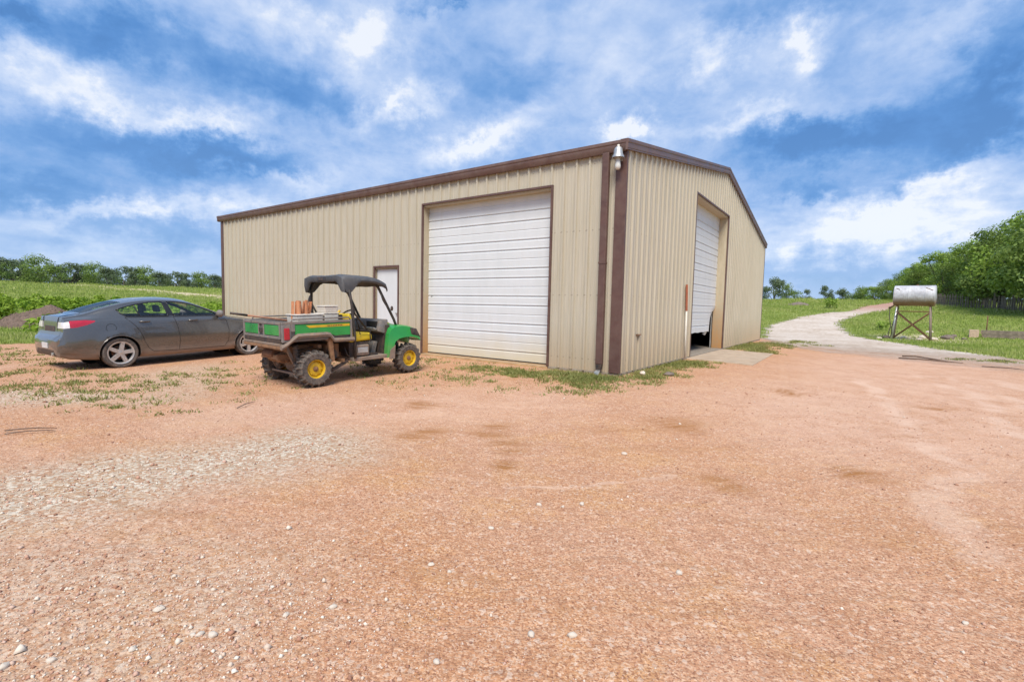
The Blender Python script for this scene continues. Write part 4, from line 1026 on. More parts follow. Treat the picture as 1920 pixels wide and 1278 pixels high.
    # tail lamp seams
    for a, s in ((p, q) for p in parts if p.name.startswith('fuel_flap') for q in (-1,)):
        bead([(-.135+.085*math.cos(t), .845+.085*math.sin(t)) for t in np.linspace(0, 2*math.pi, 24, endpoint=False)], s, .004, M['void'], a, 'shut_line', True, -.001)
    # boot lid lines, plate, bumper seam
    def surf_rear(y, z):
        best = None
        for (xa, A), (xb, B) in zip(zip(CXS[:20], CSEC[:20]), zip(CXS[1:20], CSEC[1:20])): pass
        return None
    MB().box(-.978, -.960, -.16, .16, .455, .565).build('number_plate', M['plate'], car, bevel=.003)
    MB().tube([(-.868, -.742, .742), (-.872, -.60, .752), (-.874, -.3, .757), (-.874, .3, .757), (-.872, .60, .752), (-.868, .742, .742)], .006, 6).build('bumper_seam', M['void'], body)
    MB().tube([(-.873, -.425, .78), (-.868, -.425, .90), (-.857, -.43, 1.02), (-.835, -.44, 1.088), (-.70, -.47, 1.117), (-.52, -.50, 1.152)], .005, 6).build('boot_seam', M['void'], body)
    MB().tube([(-.873, .425, .78), (-.868, .425, .90), (-.857, .43, 1.02), (-.835, .44, 1.088), (-.70, .47, 1.117), (-.52, .50, 1.152)], .005, 6).build('boot_seam', M['void'], body)
    MB().hexa([(-.884, -.30, .79), (-.86, -.30, .79), (-.86, .30, .79), (-.884, .30, .79)], [(-.876, -.27, .90), (-.855, -.27, .90), (-.855, .27, .90), (-.876, .27, .90)]).build('plate_recess', M['black'], car, bevel=.006)
    MB().tube([(-.95, -.42, .345), (-.985, -.42, .345)], .035, 12).build('exhaust', M['galv'], car)
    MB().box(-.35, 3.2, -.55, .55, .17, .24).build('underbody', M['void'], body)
    # cabin: seats, dashboard, wheel, parcel shelf
    def seat(x, y, w, bw, zt=1.11):
        q = MB(); q.hexa([(x-.02, y-w, .45), (x+.50, y-w, .47), (x+.50, y+w, .47), (x-.02, y+w, .45)], [(x, y-w*.9, .62), (x+.48, y-w*.9, .66), (x+.48, y+w*.9, .66), (x, y+w*.9, .62)])
        q.hexa([(x-.04, y-w, .55), (x+.13, y-w, .55), (x+.13, y+w, .55), (x-.04, y+w, .55)], [(x-.25, y-w*.8, zt), (x-.16, y-w*.8, zt), (x-.16, y+w*.8, zt), (x-.25, y+w*.8, zt)])
        o = q.build('seat', M['seatcloth'], car, bevel=.03, auto=.8)
        hh = MB().hexa([(x-.27, y-.12, zt+.03), (x-.18, y-.12, zt+.03), (x-.18, y+.12, zt+.03), (x-.27, y+.12, zt+.03)], [(x-.29, y-.10, zt+.19), (x-.21, y-.10, zt+.19), (x-.21, y+.10, zt+.19), (x-.29, y+.10, zt+.19)]); hh.build('headrest', M['seatcloth'], o, bevel=.03, auto=.8)
    seat(1.12, -.36, .25, .2); seat(1.12, .36, .25, .2); seat(.24, -.36, .27, .2, 1.0); seat(.24, .36, .27, .2, 1.0)
    MB().hexa([(1.72, -.70, .70), (2.25, -.70, .70), (2.25, .70, .70), (1.72, .70, .70)], [(1.80, -.68, .97), (2.25, -.68, 1.0), (2.25, .68, 1.0), (1.80, .68, .97)]).build('dashboard', M['black'], car, bevel=.03, auto=.8)
    w = MB(); ring = [Vector((1.62+.10*math.sin(t), .36+.18*math.cos(t), .93+.155*math.sin(t))) for t in np.linspace(0, 2*math.pi, 25)]; w.tube(ring, .014, 6).bar((1.62, .20, .93), (1.62, .52, .93), .03); w.bar((1.62, .36, .93), (1.80, .36, .86), .05); w.build('steering_wheel', M['black'], car, smooth=True)
    MB().box(-.42, .18, -.55, .55, .93, .96).build('parcel_shelf', M['seatcloth'], car)
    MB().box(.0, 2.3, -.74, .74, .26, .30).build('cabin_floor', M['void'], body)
    # wheels
    def wheel():
        root = bpy.data.objects.new('wheel', None); COL.objects.link(root); root.empty_display_size = .1
        t = MB().lathe([(.232, -.085), (.258, -.100), (.296, -.101), (.312, -.088), (.3165, -.05), (.3165, .05), (.312, .088), (.296, .101), (.258, .100), (.232, .085)], (0, 0, 0), 1, 48); t.build('tyre', M['rubber'], root, auto=.7)
        r = MB().lathe([(.205, -.06), (.217, -.094), (.236, -.102), (.241, -.092), (.240, .09), (.215, .09)], (0, 0, 0), 1, 40)
        for k in range(5):
            a = 2*math.pi*k/5+math.pi/2
            def R_(u, v, yy): return (u*math.cos(a)-v*math.sin(a), yy, u*math.sin(a)+v*math.cos(a))
            r.hexa([R_(.035, -.046, -.055), R_(.035, .046, -.055), R_(.218, .040, -.055), R_(.218, -.040, -.055)], [R_(.04, -.036, -.088), R_(.04, .036, -.088), R_(.222, .034, -.094), R_(.222, -.034, -.094)])
            # small wedge between spokes near the hub
        r.lathe([(0, -.090), (.032, -.090), (.058, -.080), (.064, -.05), (0, -.05)], (0, 0, 0), 1, 20)
        r.build('rim', M['alloy'], root, auto=.6)
        d = MB().lathe([(0, -.02), (.14, -.02), (.145, -.005), (.145, .0), (0, .0)], (0, 0, 0), 1, 24); d.build('brake_disc', M['rust'], root, auto=.6)
        d = MB().lathe([(0, .01), (.2, .01), (.2, .05), (0, .05)], (0, 0, 0), 1, 24); d.build('backing', M['void'], root)
        return root
    w0 = wheel()
    for k, (x, y) in enumerate(((0, -.765), (WB, -.765), (0, .765), (WB, .765))):
        w = w0 if k == 0 else copy_tree(w0)
        w.parent = car; w.location = (x, y, .3165); w.rotation_euler = (0, rad(25*k+12), 0 if y < 0 else math.pi)
make_car()
# ------------------------------------------------------------------ the utility vehicle (x forward, y left, origin under the rear axle)
UH = rad(85.05); UW = 1.98
utv = empty('utility_vehicle', (0, 0, 0), UH, 'green utility cart with yellow wheels, black roof and rear load bed', 'utility cart')
_ox = .66
utv.location = (-3.683-_ox*math.sin(UH), -4.267+_ox*math.cos(UH), 0)
_za = gzf(utv.location.x, utv.location.y); _zb = gzf(utv.location.x+UW*math.cos(UH), utv.location.y+UW*math.sin(UH))
utv.location.z = _za+.008; utv.rotation_euler.y = -math.atan2(_zb-_za, UW)
def utv_parts():
    U = utv
    def lug_wheel(R, w, rim_r):
        root = bpy.data.objects.new('wheel', None); COL.objects.link(root); root.empty_display_size = .1
        h = w/2
        t = MB().lathe([(rim_r, -h*.80), (rim_r+.03, -h*.97), (R*.80, -h), (R-.050, -h*.92), (R-.036, -h*.75), (R-.034, 0), (R-.036, h*.75), (R-.050, h*.92), (R*.80, h), (rim_r+.03, h*.97), (rim_r, h*.80)], (0, 0, 0), 1, 40)
        n = 17
        for k in range(n):
            for s in (-1, 1):
                a = 2*math.pi*(k+(.5 if s > 0 else 0))/n
                def P(r, da, y): return (r*math.sin(a+da), s*y, r*math.cos(a+da))
                # slanted centre lug and shoulder block
                t.hexa([P(R-.045, -.06, .0), P(R-.045, .05, .0), P(R-.045, .13, h*.72), P(R-.045, .02, h*.72)], [P(R, -.05, .0), P(R, .035, .0), P(R-.002, .115, h*.72), P(R-.002, .03, h*.72)])
                t.hexa([P(R-.035, .02, h*.72), P(R-.035, .13, h*.72), P(R-.085, .15, h*1.01), P(R-.085, .03, h*1.01)], [P(R-.002, .03, h*.72), P(R-.002, .115, h*.72), P(R-.055, .135, h*1.06), P(R-.055, .045, h*1.06)])
        t.build('tyre', M['rubber'], root)
        r = MB().lathe([(rim_r*.92, .02), (rim_r*.94, -h*.55), (rim_r*1.0, -h*.84), (rim_r*1.08, -h*.88), (rim_r*1.08, -h*.78), (rim_r, -h*.5), (rim_r, h*.7), (rim_r*1.05, h*.8)], (0, 0, 0), 1, 36)
        r.lathe([(rim_r*.93, -h*.42), (rim_r*.80, -h*.50), (rim_r*.60, -h*.62), (rim_r*.40, -h*.60), (rim_r*.2, -h*.56), (0, -h*.56)], (0, 0, 0), 1, 36)
        r2 = r
        c = MB().lathe([(rim_r*.30, -h*.58), (rim_r*.29, -h*.72), (rim_r*.16, -h*.80), (0, -h*.80)], (0, 0, 0), 1, 18)
        for k in range(8):
            a = 2*math.pi*k/8; q = rim_r*.72
            r2.lathe([(0, -h*.64), (rim_r*.09, -h*.64), (rim_r*.09, -h*.50)], (q*math.sin(a), 0, q*math.cos(a)), 1, 8)
        rr = r.build('rim', M['yellow'], root, auto=.6); c.build('hub', M['mud'], root, auto=.6)
        return root
    rw = lug_wheel(.318, .27, .147); fw = lug_wheel(.302, .22, .145)
    for k, (src, x, y) in enumerate(((rw, 0, -.635), (rw, 0, .635), (fw, UW, -.61), (fw, UW, .61))):
        w = src if y < 0 else copy_tree(src)
        w.parent = U; w.location = (x, y, .316 if x == 0 else .300); w.rotation_euler = (0, rad(17*k), 0 if y < 0 else math.pi)
    # load bed -------------------------------------------------------------
    X0, X1, Y, Z0, Z1 = -.56, .69, .765, .745, 1.135
    bed = MB(); bed.box(X0+.05, X1, -Y+.05, Y-.05, .80, .83); bed.box(X1-.04, X1, -Y+.03, Y-.03, .83, Z1-.03); bed.box(X0+.05, X1-.04, Y-.05, Y-.03, .83, Z1-.02); bed.box(X0+.05, X1-.04, -Y+.03, -Y+.05, .83, Z1-.02)
    bedo = bed.build('load_bed', M['greyplastic'], U, bevel=.006)
    for s in (-1, 1):
        # side panel: dark moulded frame with green inset and yellow stripe
        ya, yb = s*(Y-.028), s*Y
        fr = MB()
        def pr(poly, a, b): fr.prism(poly, 1, a, b)
        pr([(X0, Z1-.045), (X1, Z1-.045), (X1, Z1), (X0, Z1)], ya, yb)                      # top rail
        pr([(X0+.15, .97), (X0+.215, .97), (X0+.215, Z1-.045), (X0+.15, Z1-.045)], ya, yb)  # rear stile
        pr([(X1-.035, .80), (X1, .80), (X1, Z1-.045), (X1-.035, Z1-.045)], ya, yb)
        sp = fr.build('side_panel', M['greyplastic'], U, bevel=.006)
        g_ = MB().prism([(X0+.217, .925), (.22, .925), (.36, .862), (X1-.037, .862), (X1-.037, Z1-.05), (X0+.217, Z1-.05)], 1, s*(Y-.024), s*(Y-.010)); g_.build('green_panel', M['green'], sp, bevel=.008)
        y_ = MB().prism([(-.10, 1.020), (X1-.05, 1.020), (X1-.05, 1.062), (-.16, 1.062)], 1, s*(Y-.010), s*(Y-.007)); yo = y_.build('yellow_stripe', M['yellow'], sp)
        for q in range(9):
            MB().box(.22+q*.032, .242+q*.032, min(s*(Y-.007), s*(Y-.0055)), max(s*(Y-.007), s*(Y-.0055)), 1.032, 1.050).build('lettering', M['rust'], yo)
        # rails along the top edge
        rl = MB().tube([(X0+.16, s*(Y-.012), Z1), (X0+.18, s*(Y-.012), Z1+.035), (X1-.06, s*(Y-.012), Z1+.035), (X1-.04, s*(Y-.012), Z1)], .013, 8); rl.build('bed_rail', M['greyplastic'], sp, smooth=True)
        # rear corner with red lamp
        rc = MB().prism([(X0, .80), (X0+.15, .80), (X0+.15, Z1-.045), (X0, Z1-.045)], 1, s*(Y-.05), s*(Y+.004)); rco = rc.build('corner_post', M['greyplastic'], U, bevel=.012)
        MB().box(X0+.028, X0+.118, min(s*Y, s*(Y+.020)), max(s*Y, s*(Y+.020)), .845, 1.035).build('tail_lamp', M['redlens'], U, bevel=.012)
        # dusty flared lower moulding over the rear wheel
        fl = MB(); path = [(X0-.02, .705), (X0+.06, .745), (-.335, .865), (-.30, .885), (.20, .885), (.265, .868), (.335, .775), (X1+.03, .765)]
        secs = []
        for i, (x, z) in enumerate(path):
            secs.append([(x, s*(Y-.05), z-.012), (x, s*(Y+.012), z-.022), (x, s*(Y+.028), z+.012), (x, s*(Y+.004), z+.052), (x, s*(Y-.05), z+.048)])
        fl.loft(secs); fl.build('wheel_flare', M['mudgrey'], U, auto=.7)
        MB().prism([(.335, .80), (X1+.03, .80), (X1+.03, .765+.03), (.335, .775+.03)], 1, s*(Y-.03), s*(Y+.003)).build('lower_panel', M['mudgrey'], sp)
        MB().prism([(.255, .86), (.335, .775), (.36, .42), (.30, .40), (.25, .72)], 1, s*(Y-.10), s*(Y-.04)).build('mud_guard', M['mud'], U, bevel=.01)
        MB().prism([(X0+.06, .75), (-.32, .87), (.20, .87), (.30, .775), (.27, .75), (.19, .80), (-.32, .80)], 1, s*(Y-.09), s*(Y-.052)).build('inner_guard', M['mud'], U)
    # tailgate
    tg = MB(); xa, xb = X0-.012, X0+.03
    tg.box(xa, xb, -Y+.052, Y-.052, Z1-.05, Z1-.005); tg.box(xa, xb, -Y+.052, Y-.052, .855, .90); tg.box(xa+.003, xb, -Y+.052, -Y+.10, .90, Z1-.05); tg.box(xa+.003, xb, Y-.10, Y-.052, .90, Z1-.05); tg.box(xa+.003, xb, -.115, -.07, .90, Z1-.05); tg.box(xa+.003, xb, .07, .115, .90, Z1-.05); tg.box(xb-.012, xb, -Y+.10, Y-.10, .90, Z1-.05)
    tgo = tg.build('tailgate', M['greyplastic'], U, bevel=.005)
    for s in (-1, 1): MB().box(xa+.006, xb-.012, *sorted((s*.125, s*(Y-.108))), .908, Z1-.058).build('green_panel', M['green'], tgo, bevel=.008)
    MB().box(xa-.012, xa+.02, -.055, .055, .95, 1.02).build('latch', M['black'], tgo, bevel=.01)
    MB().box(xa+.006, xb, -Y+.06, Y-.06, .785, .853).build('slotted_sill', M['black'], tgo, bevel=.004)
    MB().box(xa-.004, xb, -Y+.05, Y-.05, .745, .783).build('lower_lip', M['mudgrey'], tgo, bevel=.006)
    MB().hexa([(X0-.02, -Y+.05, .69), (X0+.10, -Y+.05, .72), (X0+.10, Y-.05, .72), (X0-.02, Y-.05, .69)], [(X0-.02, -Y+.05, .735), (X0+.10, -Y+.05, .79), (X0+.10, Y-.05, .79), (X0-.02, Y-.05, .735)]).build('rear_beam', M['mud'], U, bevel=.006)
    # chassis, axle and suspension ------------------------------------------
    ch = MB()
    for s in (-1, 1):
        ch.bar((-.45, s*.28, .52), (.75, s*.28, .46), .07, .09); ch.bar((.75, s*.30, .40), (2.2, s*.30, .40), .07, .09)
    ch.bar((-.40, -.5, .66), (-.40, .5, .66), .06); ch.bar((.15, -.6, .68), (.15, .6, .68), .06); ch.bar((-.42, -.30, .52), (-.42, .30, .52), .07)
    ch.bar((.55, -.66, .40), (.55, .66, .40), .06)
    ch.build('chassis', M['mud'], U)
    su = MB(); su.tube([(0, -.55, .316), (0, .55, .316)], .045, 10); su.lathe([(0, -.16), (.10, -.15), (.14, -.05), (.14, .05), (.10, .15), (0, .16)], (-.02, 0, .34), 1, 16)
    for s in (-1, 1):
        su.bar((-.36, s*.44, .70), (-.14, s*.40, .24), .035, .05); su.bar((-.12, s*.40, .24), (.10, s*.55, .26), .05, .03); su.bar((-.10, s*.24, .66), (-.12, s*.40, .26), .03); su.tube([(-.16, s*.32, .68), (-.13, s*.40, .30)], .045, 10)
    su.bar((-.20, -.45, .22), (-.20, .45, .22), .05, .03)
    su.build('rear_suspension', M['mudgrey'], U)
    en = MB(); en.box(-.30, .55, -.30, .30, .42, .70); en.lathe([(0, -.25), (.10, -.25), (.10, .25), (0, .25)], (-.30, 0, .50), 1, 14); en.build('engine', M['mud'], U, bevel=.02)
    # undercarriage clutter seen behind and below the bed
    for s in (-1, 1):
        sp = MB(); a0 = Vector((-.16, s*.34, .70)); a1 = Vector((-.10, s*.42, .30)); L = [a0.lerp(a1, k/60)+Vector((math.cos(k*.75)*.052, math.sin(k*.75)*.052, 0)) for k in range(61)]
        sp.tube(L, .010, 5).tube([a0, a1], .022, 8); sp.build('shock_absorber', M['mudgrey'], U, smooth=True)
    MB().lathe([(0, -.20), (.075, -.19), (.085, -.12), (.085, .12), (.075, .19), (0, .20)], (-.40, .05, .56), 1, 16).build('muffler', M['rust'], U, auto=.6)
    for k, (pth, r) in enumerate((([(.50, -.50, .70), (.30, -.46, .60), (.12, -.42, .66), (-.15, -.30, .60)], .010), ([(.62, -.60, .62), (.66, -.62, .48), (.78, -.60, .40), (1.2, -.50, .38)], .009), ([(.40, -.40, .50), (.10, -.34, .42), (-.12, -.28, .50)], .012))):
        MB().tube(pth, r, 6).build('hose', M['black'], U, smooth=True)
    MB().box(.30, .56, -.52, -.30, .44, .70).build('air_cleaner', M['mud'], U, bevel=.02)
    MB().tube([(.40, -.60, .52), (.40, -.46, .52)], .085, 14).build('clutch_cover', M['black'], U, auto=.6)
    MB().bar((.66, -.62, .38), (.36, -.60, .24), .05).bar((.36, -.60, .24), (.10, -.50, .26), .04).build('trailing_arm', M['black'], U)
    # front end -------------------------------------------------------------
    for s in (-1, 1):
        yo = s*.725; yi = s*.36
        fe = MB(); arc = []
        prof = [(1.44, .36), (1.47, .60), (1.50, .78), (1.55, .89), (1.64, .940), (1.80, .950), (1.98, .925), (2.12, .88), (2.22, .78)]
        inn = [(1.56, .36), (1.585, .56), (1.625, .66), (1.72, .715), (1.86, .735), (2.02, .73), (2.14, .70), (2.21, .66), (2.235, .64)]
        # outer skin: arch-shaped side plate plus the crowned top running inboard
        for (a, b), (c, d) in zip(zip(prof, inn), zip(prof[1:], inn[1:])):
            o1, i1, o2, i2 = a, b, c, d
            fe.add([(o1[0], yo*.985, o1[1]), (o2[0], yo*.985, o2[1]), (i2[0], yo*1.03, i2[1]), (i1[0], yo*1.03, i1[1])], [(0, 1, 2, 3)])
            fe.add([(o1[0], yo*.985, o1[1]), (o2[0], yo*.985, o2[1]), (o2[0]+.005, yo*.86, o2[1]+.028), (o1[0]+.005, yo*.86, o1[1]+.028)], [(0, 1, 2, 3)])
            fe.add([(o1[0]+.005, yo*.86, o1[1]+.028), (o2[0]+.005, yo*.86, o2[1]+.028), (o2[0]+.01, yi, o2[1]+.030), (o1[0]+.01, yi, o1[1]+.030)], [(0, 1, 2, 3)])
            fe.add([(i1[0], yo*1.03, i1[1]), (i2[0], yo*1.03, i2[1]), (i2[0], yo*.60, i2[1]-.01), (i1[0], yo*.60, i1[1]-.01)], [(0, 1, 2, 3)])
        fe.build('front_fender', M['green'], U, auto=.7)
        MB().prism([(1.47, .33), (1.60, .33), (1.62, .60), (1.50, .50)], 1, *sorted((yo*1.032, yo*1.02))).build('mud_flap', M['mudgrey'], U)
        hl = MB(); hl.hexa([(2.03, s*.42, .78), (2.27, s*.42, .71), (2.25, s*.745, .71), (2.01, s*.752, .78)], [(2.00, s*.42, .935), (2.17, s*.42, .90), (2.16, s*.725, .885), (1.99, s*.73, .915)]); hl.build('headlight_pod', M['black'], U, bevel=.02, auto=.8)
    hd = MB(); hd.loft([[(1.58, -.37, .985), (1.58, 0, 1.02), (1.58, .37, .985), (1.58, .37, .7), (1.58, -.37, .7)], [(1.85, -.37, .975), (1.85, 0, 1.01), (1.85, .37, .975), (1.85, .37, .7), (1.85, -.37, .7)], [(2.10, -.36, .91), (2.10, 0, .95), (2.10, .36, .91), (2.10, .36, .6), (2.10, -.36, .6)], [(2.26, -.34, .82), (2.28, 0, .85), (2.26, .34, .82), (2.26, .34, .55), (2.26, -.34, .55)]])
    hd.build('hood', M['green'], U, bevel=.02, auto=.7)
    MB().hexa([(1.63, -.36, .995), (1.76, -.36, .99), (1.76, -.08, 1.005), (1.63, -.08, 1.01)], [(1.64, -.35, 1.02), (1.75, -.35, 1.015), (1.75, -.09, 1.03), (1.64, -.09, 1.035)]).build('hood_badge', M['yellow'], U)
    bp = MB().tube([(2.20, -.66, .70), (2.33, -.58, .70), (2.37, 0, .70), (2.33, .58, .70), (2.20, .66, .70)], .03, 8); bp.bar((2.22, -.25, .5), (2.36, -.25, .70), .04).bar((2.22, .25, .5), (2.36, .25, .70), .04); bp.build('front_bumper', M['black'], U)
    fs = MB(); fs.tube([(UW, -.5, .30), (UW, .5, .30)], .035, 8)
    for s in (-1, 1): fs.tube([(UW-.05, s*.45, .32), (UW-.08, s*.32, .68)], .045, 10); fs.bar((UW, s*.52, .26), (UW, s*.2, .34), .05)
    fs.build('front_suspension', M['black'], U)
    # cabin ---------------------------------------------------------------------
    fl = MB(); fl.hexa([(.72, -.71, .36), (1.50, -.71, .36), (1.50, .71, .36), (.72, .71, .36)], [(.72, -.71, .43), (1.50, -.71, .43), (1.50, .71, .43), (.72, .71, .43)]); fl.build('floor', M['mudgrey'], U, bevel=.01)
    MB().hexa([(1.44, -.60, .43), (1.56, -.60, .43), (1.56, .60, .43), (1.44, .60, .43)], [(1.52, -.60, .98), (1.60, -.60, .98), (1.60, .60, .98), (1.52, .60, .98)]).build('firewall', M['black'], U)
    MB().box(.71, 1.12, -.60, .60, .43, .70).build('seat_box', M['black'], U, bevel=.02)
    MB().box(.80, 1.08, -.68, -.602, .45, .65).build('battery_cover', M['mudgrey'], U, bevel=.02)
    MB().box(.83, 1.05, -.695, -.675, .50, .60).build('latch_plate', M['galv'], U, bevel=.01)
    for s in (-1, 1):
        q = MB().hexa([(.72, s*.35-.27, .70), (1.21, s*.35-.27, .72), (1.21, s*.35+.27, .72), (.72, s*.35+.27, .70)], [(.74, s*.35-.255, .84), (1.19, s*.35-.255, .86), (1.19, s*.35+.255, .86), (.74, s*.35+.255, .84)]); se = q.build('seat', M['seatyellow'], U, bevel=.045, auto=.9, seg=3)
        q = MB().hexa([(.74, s*.35-.25, .85), (.86, s*.35-.25, .85), (.86, s*.35+.25, .85), (.74, s*.35+.25, .85)], [(.73, s*.35-.21, 1.225), (.80, s*.35-.21, 1.225), (.80, s*.35+.21, 1.225), (.73, s*.35+.21, 1.225)]); q.build('backrest', M['seatyellow'], se, bevel=.04, auto=.9, seg=3)
        MB().tube([(.92, s*.35-.29, .84), (.90, s*.35-.30, .92), (1.12, s*.35-.30, .89), (1.14, s*.35-.29, .69)], .012, 8).build('hip_rail', M['tubeblack'], se)
    da = MB().hexa([(1.36, -.56, .86), (1.56, -.58, .80), (1.56, .58, .80), (1.36, .56, .86)], [(1.42, -.54, 1.075), (1.60, -.56, 1.09), (1.60, .56, 1.09), (1.42, .54, 1.075)]).build('dashboard', M['greyplastic'], U, bevel=.025, auto=.8)
    MB().box(1.375, 1.43, -.48, -.14, .92, 1.05).build('glove_tray', M['void'], da, bevel=.01)
    MB().tube([(1.36, -.50, .90), (1.31, -.50, .93), (1.31, -.12, .93), (1.36, -.12, .90)], .012, 8).build('grab_bar', M['galv'], da)
    c = Vector((1.20, .33, 1.14)); nv = Vector((-.62, 0, .78)).normalized(); a_ = Vector((0, 1, 0)); b_ = nv.cross(a_)
    sw = MB().tube([c+(a_*math.cos(t)+b_*math.sin(t))*.18 for t in np.linspace(0, 2*math.pi, 25)], .016, 8)
    for t in (math.pi/2, math.pi*7/6, math.pi*11/6): sw.bar(c, c+(a_*math.cos(t)+b_*math.sin(t))*.18, .03, .015)
    sw.tube([c, c-nv*.34], .03, 10); sw.build('steering_wheel', M['black'], U, smooth=True)
    MB().tube([(.72, -.72, 1.42), (.76, -.64, 1.20), (.84, -.56, 1.0), (.80, -.58, .88)], [.014, .012, .012, .014], 6).build('seat_belt', M['black'], U, smooth=True)
    MB().box(1.05, 1.30, -.62, -.50, .43, .47).build('floor_mat', M['black'], U)
    MB().box(1.30, 1.45, .10, .50, .50, .74).build('pedal_box', M['black'], U, bevel=.01)
    lv = MB().tube([(1.34, .02, .85), (1.24, -.02, 1.06)], .012, 8).blob((1.235, -.022, 1.08), .028, 10, 6, 1, 0); lv.build('shift_lever', M['black'], U, smooth=True)
    MB().hexa([(1.26, -.42, .43), (1.38, -.42, .43), (1.38, -.22, .43), (1.26, -.22, .43)], [(1.36, -.42, .66), (1.44, -.42, .66), (1.44, -.22, .66), (1.36, -.22, .66)]).build('foot_rest', M['greyplastic'], U, bevel=.01)
    # roll cage and roof ------------------------------------------------------------
    cg = MB(); R_ = .026
    for s in (-1, 1):
        cg.tube([(.755, s*.72, .42), (.75, s*.735, .80), (.715, s*.73, 1.38), (.70, s*.68, 1.66), (.695, s*.57, 1.80), (.695, s*.40, 1.845)], R_, 10)
        cg.tube([(1.76, s*.60, .93), (1.70, s*.60, 1.08), (1.38, s*.575, 1.70), (1.30, s*.56, 1.785), (1.18, s*.55, 1.825), (.70, s*.55, 1.845)], R_, 10)
        cg.tube([(.715, s*.73, 1.40), (.79, s*.70, 1.22), (1.06, s*.66, .92)], .018, 8)
    cg.tube([(.695, -.42, 1.845), (.695, .42, 1.845)], R_, 10); cg.tube([(1.24, -.55, 1.81), (1.24, .55, 1.81)], R_*.8, 8); cg.tube([(.735, -.73, 1.10), (.735, .73, 1.10)], R_*.8, 8)
    cage = cg.build('roll_cage', M['tubeblack'], U, smooth=True)
    gh = MB().tube([(1.60, -.60, 1.30), (1.56, -.66, 1.25), (1.42, -.655, 1.46), (1.40, -.61, 1.60), (1.43, -.59, 1.62)], .011, 8); gh.build('grab_handle', M['tubeblack'], cage, smooth=True)
    MB().blob((1.62, -.655, 1.30), (.03, .02, .05), 10, 7, 1, 0).build('side_lamp', M['black'], cage, smooth=True)
    MB().blob((.715, .77, 1.42), (.04, .05, .13), 12, 8, 1, .05).build('belt_reel', M['black'], cage, smooth=True)
    # moulded roof: crowned sheet with rolled sides, rear valance and skirts hanging at the rear corners
    def crown(x, y):
        u = (x-.58)/.90; v = min(1, abs(y)/.70)
        return 1.935-.030*u-.095*max(0, (u-.66)/.34)**1.7-.035*v*v+.022*math.exp(-((v-.70)/.13)**2)*(1-.6*u)-.014*math.exp(-(y/.17)**2)
    def hang(x):                      # how far the side rolls down
        return .075+.215*(1-float(ss(.70, .96, x)))-.02*float(ss(1.1, 1.45, x))
    def valance(y):
        return .125+.165*float(ss(.44, .67, abs(y)))
    xs = [.585, .64, .70, .76, .82, .88, .95, 1.02, 1.10, 1.19, 1.27, 1.35, 1.42, 1.475]
    half = [0, .09, .18, .27, .36, .44, .51, .57, .62, .66]
    def row(x, drop=0, full=True):
        R_ = []
        for y in half: R_.append((x, y, crown(x, y)-drop))
        zt = crown(x, .66); hg = hang(x)
        R_ += [(x, .69, zt-.022-drop), (x, .704, zt-.06-drop), (x, .706, zt-.06-(hg-.06)*.55-drop), (x, .698, zt-max(hg, .085)-drop)]
        return R_
    rows = []
    r0 = row(.585)
    lo = [(0.570, y, crown(.585, y)-valance(y)) for y in half]+[(0.580, .685, crown(.585, .66)-.29), (0.590, .70, crown(.585, .66)-.295), (0.605, .706, crown(.585, .66)-.298), (0.615, .698, crown(.585, .66)-.30)]
    md = [(0.550, y, (crown(.585, y)-.035)*.45+(crown(.585, y)-valance(y))*.55) for y in half]+[(0.560, .685, crown(.585, .66)-.17), (0.575, .70, crown(.585, .66)-.17), (0.600, .706, crown(.585, .66)-.19), (0.615, .70, crown(.585, .66)-.24)]
    up = [(0.557, y, crown(.585, y)-.028) for y in half]+[(0.567, .685, crown(.585, .66)-.05), (0.580, .70, crown(.585, .66)-.075), (0.595, .706, crown(.585, .66)-.14), (0.605, .70, crown(.585, .66)-.22)]
    rows = [lo, md, up]+[row(x) for x in xs[1:]]
    fx = row(1.50, .05); rows.append(fx)
    full = [[(x, -y, z) for x, y, z in reversed(r[1:])]+r for r in rows]
    inner = [[(x+(.022 if i < 3 else 0), y*.965, z-(.020 if i >= 3 else .0)) for x, y, z in r] for i, r in enumerate(full)]
    n = len(full[0]); m = len(full); V = [p for r in full for p in r]+[p for r in inner for p in r]; N = n*m; F = []
    for i in range(m-1):
        for j in range(n-1):
            a, b, c2, d = i*n+j, (i+1)*n+j, (i+1)*n+j+1, i*n+j+1
            F += [(a, b, c2, d), (a+N, d+N, c2+N, b+N)]
    for i in range(m-1): F += [(i*n, i*n+N, (i+1)*n+N, (i+1)*n), (i*n+n-1, (i+1)*n+n-1, (i+1)*n+n-1+N, i*n+n-1+N)]
    for j in range(n-1): F += [(j, j+1, j+1+N, j+N), ((m-1)*n+j, (m-1)*n+j+N, (m-1)*n+j+1+N, (m-1)*n+j+1)]
    rf = MB().add(V, F).build('roof', M['canopy'], U, auto=.75)
    MB().hexa([(.54, -.15, 1.825), (.575, -.15, 1.825), (.575, .15, 1.825), (.54, .15, 1.825)], [(.547, -.15, 1.898), (.585, -.15, 1.898), (.585, .15, 1.898), (.547, .15, 1.898)]).build('rear_panel', M['black'], rf, bevel=.008)
utv_parts()
UM = Matrix.Translation(utv.location) @ utv.rotation_euler.to_matrix().to_4x4()
def on_utv(o, x, y, z, rz=0):
    p = UM @ Vector((x, y, z)); o.location = p; o.rotation_euler = (0, utv.rotation_euler.y, UH+rz)
